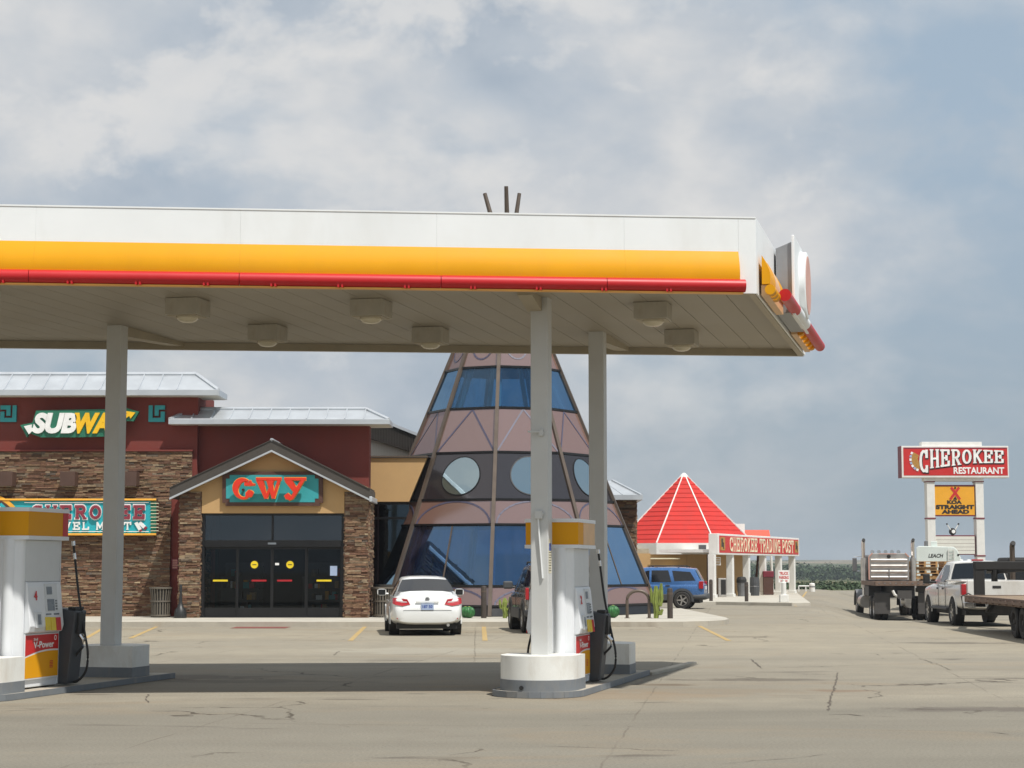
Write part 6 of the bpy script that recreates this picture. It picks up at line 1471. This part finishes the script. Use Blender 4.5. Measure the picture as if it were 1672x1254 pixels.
m2 = MB(); m2.tube([(0, 2.15, 1.62), (0, 2.15, 1.30)], .09, 12); m2.build('coupler', 'chassis_black', t)
for sx in (-1, 1):
    for x in (-.62, -.35): m2 = MB(); m2.bar((x * sx, .2, .5), (x * sx * 1.05, -.6, zd - .2), .08, .08); m2.build('brace', 'chassis_black', t)
for y in (-5.6, -6.55, -7.5):
    for s in (-1, 1):
        for x in (.74, 1.03): wheel(t, s * x, y, .39, .22, rim='flap_grey', spokes=0)
m2 = MB(); m2.tube([(-.95, .05, zd - .05), (-1.12, .12, zd + .06), (-1.32, .1, zd - .02), (-1.28, .08, zd - .35), (-1.05, .1, zd - .5)], .018, 8); m2.build('cable', 'black_rubber', t, smooth=True)
for (x, mt_) in ((-.35, 'tail_red'), (-.75, 'neon_gold')): m2 = MB(); m2.lathe([(.05, 0), (.05, .03), (.02, .035)], (x, -.04, zd - .12), 12, 'y'); m2.build('marker_lamp', mt_, t)

# --- flatbed road truck seen from behind
gz = -.6
t = thing('flatbed_truck', 'long nosed flatbed truck with ridged silver headboard and twin exhaust stacks', 'truck', (16.78, 79.0, gz), R(-5.0), None, world=False)
m2 = MB(); m2.box(-1.23, 1.23, 0, 5.6, 1.56, 1.66); m2.build('deck', 'deck_rust', t, bevel=.01)
m2 = MB(); m2.box(-1.24, 1.24, -.03, 0, 1.50, 1.70); m2.box(-1.27, -1.232, 0, 5.6, 1.50, 1.69); m2.box(1.232, 1.27, 0, 5.6, 1.50, 1.69); m2.build('deck_rim', 'deck_rust', t, bevel=.008)
for k in range(10): m2 = MB(); m2.box(-1.1 + k * .235, -1.04 + k * .235, -.045, -.031, 1.585, 1.625); m2.build('deck_pocket', 'truck_grey', t)
m2 = MB(); m2.prism([(-.90, 1.70), (.90, 1.70), (.90, 2.76), (.74, 2.92), (-.74, 2.92), (-.90, 2.76)], (0, 5.62, 0), (1, 0, 0), (0, 0, 1), (0, .10, 0)); hb = m2.build('headboard', 'alum_ridged', t, bevel=.01)
for z in (1.82, 2.08, 2.34, 2.60): m2 = MB(); m2.tube([(-.82, 5.62, z), (.82, 5.62, z)], .085, 12); m2.build('ridge', 'alum_ridged', hb, smooth=True)
m2 = MB(); m2.bar((-.905, 5.60, 1.72), (-.905, 5.60, 2.76), .05, .05, (0, 1, 0)); m2.bar((-.9, 5.59, 2.77), (-.74, 5.59, 2.93), .05, .05, (0, 1, 0)); m2.bar((.9, 5.59, 2.77), (.74, 5.59, 2.93), .05, .05, (0, 1, 0)); m2.bar((-.45, 5.59, 2.90), (.35, 5.59, 2.90), .04, .03); m2.build('reflective_tape', 'faded_pink', hb)
m2 = MB(); m2.lathe([(.05, 0), (.09, .02), (.09, .03)], (0, 5.58, 2.78), 12, 'y'); m2.build('board_lamp', 'chassis_black', hb)
m2 = MB(); m2.box(-.02, .02, 5.52, 5.56, 1.72, 2.2); m2.build('board_latch', 'truck_grey', hb)
cab = mbox(t, 'cab', 'truck_grey', -.98, .98, 6.0, 7.9, .95, 2.86, .10); mbox(t, 'cab_window', 'glass_dark', -.99, .99, 6.9, 7.6, 2.0, 2.62, .02); 
m2 = MB(); m2.loft([ring_se(y, w_, .85, z, 5) for y, w_, z in ((7.9, .92, 2.05), (9.4, .80, 1.95), (9.8, .70, 1.85))]); m2.build('hood', 'truck_grey', t, smooth=True)
for k in range(5): m2 = MB(); m2.tube([(-.6 + k * .3, 6.9, 2.99), (-.6 + k * .3, 7.15, 2.99)], [.10, .03], 8); m2.box(-.63 + k * .3, -.57 + k * .3, 6.95, 7.05, 2.84, 2.97); m2.build('roof_lamp', 'chrome', t)
for s in (-1, 1):
    m2 = MB(); m2.tube([(s * 1.12, 5.85, 1.0), (s * 1.12, 5.85, 3.35), (s * 1.12, 5.80, 3.46), (s * 1.12, 5.70, 3.52)], .082, 12); ex = m2.build('exhaust_stack', 'chrome', t, smooth=True)
    m2 = MB(); m2.tube([(s * 1.12, 5.72, 3.50), (s * 1.12, 5.62, 3.54)], .075, 12); m2.build('stack_mouth', 'chassis_black', ex)
    m2 = MB(); m2.tube([(s * 1.12, 5.85, 1.35), (s * 1.12, 5.85, 2.7)], .13, 12); m2.build('heat_shield', 'alum_ridged', ex)
    m2 = MB(); m2.box(s * 1.36 - .10, s * 1.36 + .10, 7.5, 7.62, 2.1, 2.72); mr = m2.build('mirror', 'truck_grey', t, bevel=.02); m2 = MB(); m2.tube([(s * .98, 7.6, 2.8), (s * 1.36, 7.6, 2.78)], .02, 6); m2.tube([(s * .98, 7.6, 2.1), (s * 1.36, 7.6, 2.12)], .02, 6); m2.build('mirror_arm', 'chrome', mr)
    m2 = MB(); m2.tube([(s * 1.0, 6.0, .72), (s * 1.0, 7.3, .72)], .30, 18); m2.build('fuel_tank', 'alum_ridged', t, smooth=True)
    q = [[(s * x, 9.0 + .72 * math.cos(R(a)), .52 + .72 * math.sin(R(a))) for x in (.80, 1.22)] for a in range(0, 181, 15)]; m2 = MB(); m2.loft([r_ + [(p[0], p[1] * 1, p[2] - .04) for p in r_[::-1]] for r_ in q]); m2.build('fender', 'truck_grey', t, smooth=True)
    wheel(t, s * 1.02, 9.0, .52, .30, rim='alum_ridged')
    for y in (1.1, 2.45):
        for x in (.76, 1.08): wheel(t, s * x, y, .52, .27, rim='alum_ridged', spokes=0)
    m2 = MB(); m2.box(s * .92 - .33, s * .92 + .33, .26, .275, .30, 1.18); m2.build('mudflap', 'flap_grey', t)
    m2 = MB(); m2.bar((s * .6, .28, 1.22), (s * 1.26, .28, 1.22), .05, .05); m2.build('flap_hanger', 'chassis_black', t)
mbox(t, 'chassis_beam', 'chassis_black', -.45, .45, .2, 9.5, 1.0, 1.5); mbox(t, 'tool_box', 'clad_grey', -1.15, -.62, 3.6, 5.2, 1.0, 1.48, .02)
m2 = MB(); m2.tube([(-.50, .05, 1.30), (-.42, .05, 1.12), (-.30, .1, 1.06)], .06, 10); m2.build('air_hose', 'trim_white', t)
m2 = MB(); m2.box(-.3, .3, .0, .2, .95, 1.3); m2.build('hitch_plate', 'flap_grey', t)

# --- second flatbed carrying pallets, refuse truck and dark tractor behind
px_ = at(1533, 950, 87)
t = thing('pallet_trailer', 'low flatbed trailer under the stacked wooden pallets', 'trailer', (px_.x + .15, 87, gz), 0, None, world=False)
zdk = az(951, 87) - gz
mbox(t, 'deck', 'deck_wood', -1.6, 1.6, -.1, 6, zdk - .16, zdk - .003, .01); mbox(t, 'chassis_beam', 'chassis_black', -.5, .5, 0, 6, zdk - .5, zdk - .17)
for s in (-1, 1):
    for y in (1.2, 2.4): wheel(t, s * 1.15, y, .45, .3, rim='trim_white', spokes=0)
def pallet(x, y, z, rz, lb=None, src=None):
    if src is None:
        t = thing('pallet', lb, 'pallet', (x, y, z), rz, 'stacked wooden pallets', world=False)
        m2 = MB()
        for k in range(7): yy = -.6 + k * .19; m2.box(-.6, .6, yy, yy + .10, .118, .14)
        m2.build('top_boards', 'pallet_wood', t); m2 = MB()
        for k in range(3): xx = -.6 + k * .5525; m2.box(xx, xx + .095, -.6, .6, .022, .117)
        m2.build('stringers', 'pallet_wood', t); m2 = MB()
        for yy in (-.6, -.05, .5): m2.box(-.6, .6, yy, yy + .10, 0, .021)
        m2.build('bottom_boards', 'pallet_wood', t); return t
    c = copy_tree(src); c.location = (x, y, z); c.rotation_euler = (0, 0, rz); c['label'] = lb; return c
rp = random.Random(8); src = None
ords = ['bottom', 'second from bottom', 'third from bottom', 'fourth from bottom', 'fifth from bottom', 'sixth from bottom', 'topmost']
for j, (px, n, nm) in enumerate(((1507, 7, 'left stack beside the silver headboard'), (1556, 7, 'right stack behind the pickup roof'))):
    for k in range(n):
        x = at(px, 935, 87.7).x + rp.uniform(-.06, .06); lb = 'weathered wooden pallet, %s of the %s' % (ords[k], nm)
        o = pallet(x, 87.7 + rp.uniform(-.05, .05), gz + zdk + .0 + k * .142, rp.uniform(-.05, .05) + (math.pi / 2 if (k % 3 == 1) else 0), lb, src)
        if src is None: src = o
t = thing('refuse_truck', 'white refuse truck body with black lettering behind the pallets', 'refuse truck', (at(1532, 900, 97).x, 97, gz), R(-13), None, world=False)
zt_ = az(893, 97) - gz
m2 = MB(); m2.prism([(-1.13, 1.0), (1.16, 1.0), (1.16, zt_ - .62), (.98, zt_ - .18), (.80, zt_), (-1.02, zt_ + .05), (-1.13, zt_ - .06)], (0, 0, 0), (1, 0, 0), (0, 0, 1), (0, 5.5, 0)); m2.build('hopper_body', 'truck_body_white', t, bevel=.03)
m2 = MB(); text(m2, 'LEACH', (-.52, -.001, zt_ - .56), (1, 0, 0), (0, 0, 1), .78, .20, .006, .03, .25); m2.build('lettering', 'ink_black', t)
m2 = MB()
for x in (.52, .80): m2.bar((x, -.05, zt_ - .75), (x, -.05, zt_ - .1), .04, .04)
for k in range(4): m2.bar((.52, -.05, zt_ - .7 + k * .18), (.80, -.05, zt_ - .7 + k * .18), .03, .03)
m2.build('ladder', 'trim_white', t); mbox(t, 'roof_unit', 'truck_body_white', -.38, -.05, .2, .8, zt_ + .03, zt_ + .30, .02); m2 = MB(); m2.lathe([(.10, 0), (.10, .3), (.02, .33)], (-.62, .4, zt_ + .0), 12); m2.build('beacon', 'truck_grey', t); m2 = MB(); m2.lathe([(.06, -.012), (.06, 0)], (1.02, 0, zt_ - .42), 12, 'y'); m2.build('rear_lamp', 'chassis_black', t)
mbox(t, 'chassis_beam', 'chassis_black', -.9, .9, .3, 8, .55, .99); mbox(t, 'cab', 'truck_body_white', -1.1, 1.1, 5.7, 7.6, .9, zt_ - .4, .06)
for s in (-1, 1):
    for y in (1.5, 2.8, 6.6): wheel(t, s * .95, y, .5, .3, rim='trim_white', spokes=0)
t = thing('dark_tractor', 'dark tractor with tall exhaust stack behind the trailer at the right picture edge', 'truck', (at(1700, 930, 66).x, 66, -.25), R(-3), None, world=False)
mbox(t, 'cab', 'chassis_black', -.9, .95, 1.2, 3.2, .9, 2.3, .10); mbox(t, 'cab_window', 'glass_dark', -.7, .7, 1.19, 1.198, 1.5, 2.1); mbox(t, 'chassis_beam', 'chassis_black', -.45, .45, -3, 5, .7, 1.0)
m2 = MB(); m2.tube([(-.81, .9, .9), (-.81, .9, 2.68), (-.81, .85, 2.76), (-.81, .74, 2.80)], .095, 12); ex = m2.build('exhaust_stack', 'mullion_brown', t, smooth=True); m2 = MB(); m2.tube([(-.81, .76, 2.79), (-.81, .70, 2.82)], .088, 12); m2.build('stack_mouth', 'chassis_black', ex)
m2 = MB(); m2.box(-1.4, -1.15, 2.2, 2.3, 1.25, 1.75); m2.build('mirror', 'chrome', t, bevel=.02); m2 = MB(); m2.tube([(-.88, 2.25, 1.7), (-1.27, 2.25, 1.7)], .02, 6); m2.build('mirror_arm', 'chassis_black', t)
mbox(t, 'air_filter', 'chassis_black', -2.05, -1.85, .8, 1.0, 1.9, 2.22, .03)
for s in (-1, 1):
    for y in (-1.6, -.4, 4.2): wheel(t, s * .95, y, .5, .4, rim='alum_ridged', spokes=0)

# ================================================================== FAR WOODS
m2 = MB(); rf_ = random.Random(21)
for i in range(330):
    Y = rf_.uniform(690, 980); px = rf_.uniform(1010, 1720); x = (px - 836) / F * Y; g = land_h(x, Y); h = rf_.uniform(3.4, 6.2) + (Y - 690) * .006 + 1.6 * math.sin(x * .05) * math.sin(x * .021 + 1); wd = rf_.uniform(2.6, 6.0)
    for cl in range(7):
        cx_, cy_, cz_ = x + rf_.gauss(0, wd * .6), Y + rf_.gauss(0, wd * .5), g + h * rf_.uniform(.2, .84); rr_ = wd * rf_.uniform(.30, .55)
        for k in range(22):
            d = Vector((rf_.gauss(0, 1), rf_.gauss(0, 1), rf_.gauss(0, 1))); d.normalize(); p = Vector((cx_, cy_, cz_)) + d * rr_ * rf_.uniform(.7, 1.05); s_ = rf_.uniform(.35, .75)
            a = d.cross(Vector((rf_.gauss(0, 1), rf_.gauss(0, 1), 1))).normalized() * s_; b = a.cross(d).normalized() * s_ * .8; m2.face([p - a - b * .3, p - b, p + a, p + b])
for i in range(520):
    Y = rf_.uniform(188, 236); px = rf_.uniform(1060, 1720); x = (px - 836) / F * Y; g = land_h(x, Y); h = rf_.uniform(.35, .95)
    for k in range(26):
        p = Vector((x + rf_.gauss(0, .7), Y + rf_.gauss(0, .6), g + h * rf_.uniform(.0, 1.))); s_ = rf_.uniform(.09, .2); a = Vector((rf_.gauss(0, 1), rf_.gauss(0, 1), rf_.gauss(0, .6))).normalized() * s_; b = a.cross(Vector((rf_.gauss(0, 1), rf_.gauss(0, 1), 1))).normalized() * s_ * .8; m2.face([p - a, p - b, p + a, p + b])
tag(m2.build('far_woods', 'leaf_far'), 'dark green wood filling the valley beyond the lot', kind='stuff')

# ================================================================== HAZE
haze = MB().box(-5200, 5200, -460, 5350, -12, 46).build('haze', 'clad_grey'); haze['kind'] = 'stuff'; haze['label'] = 'thin pale summer haze over the whole place'
hm = bpy.data.materials.new('air'); hm.use_nodes = True; hn = hm.node_tree; hn.nodes.remove(hn.nodes['Principled BSDF'])
pv = hn.nodes.new('ShaderNodeVolumePrincipled'); pv.inputs['Color'].default_value = (.80, .88, .97, 1); pv.inputs['Density'].default_value = .00024; pv.inputs['Anisotropy'].default_value = .2
hn.links.new(pv.outputs[0], hn.nodes['Material Output'].inputs['Volume']); haze.data.materials.clear(); haze.data.materials.append(hm)
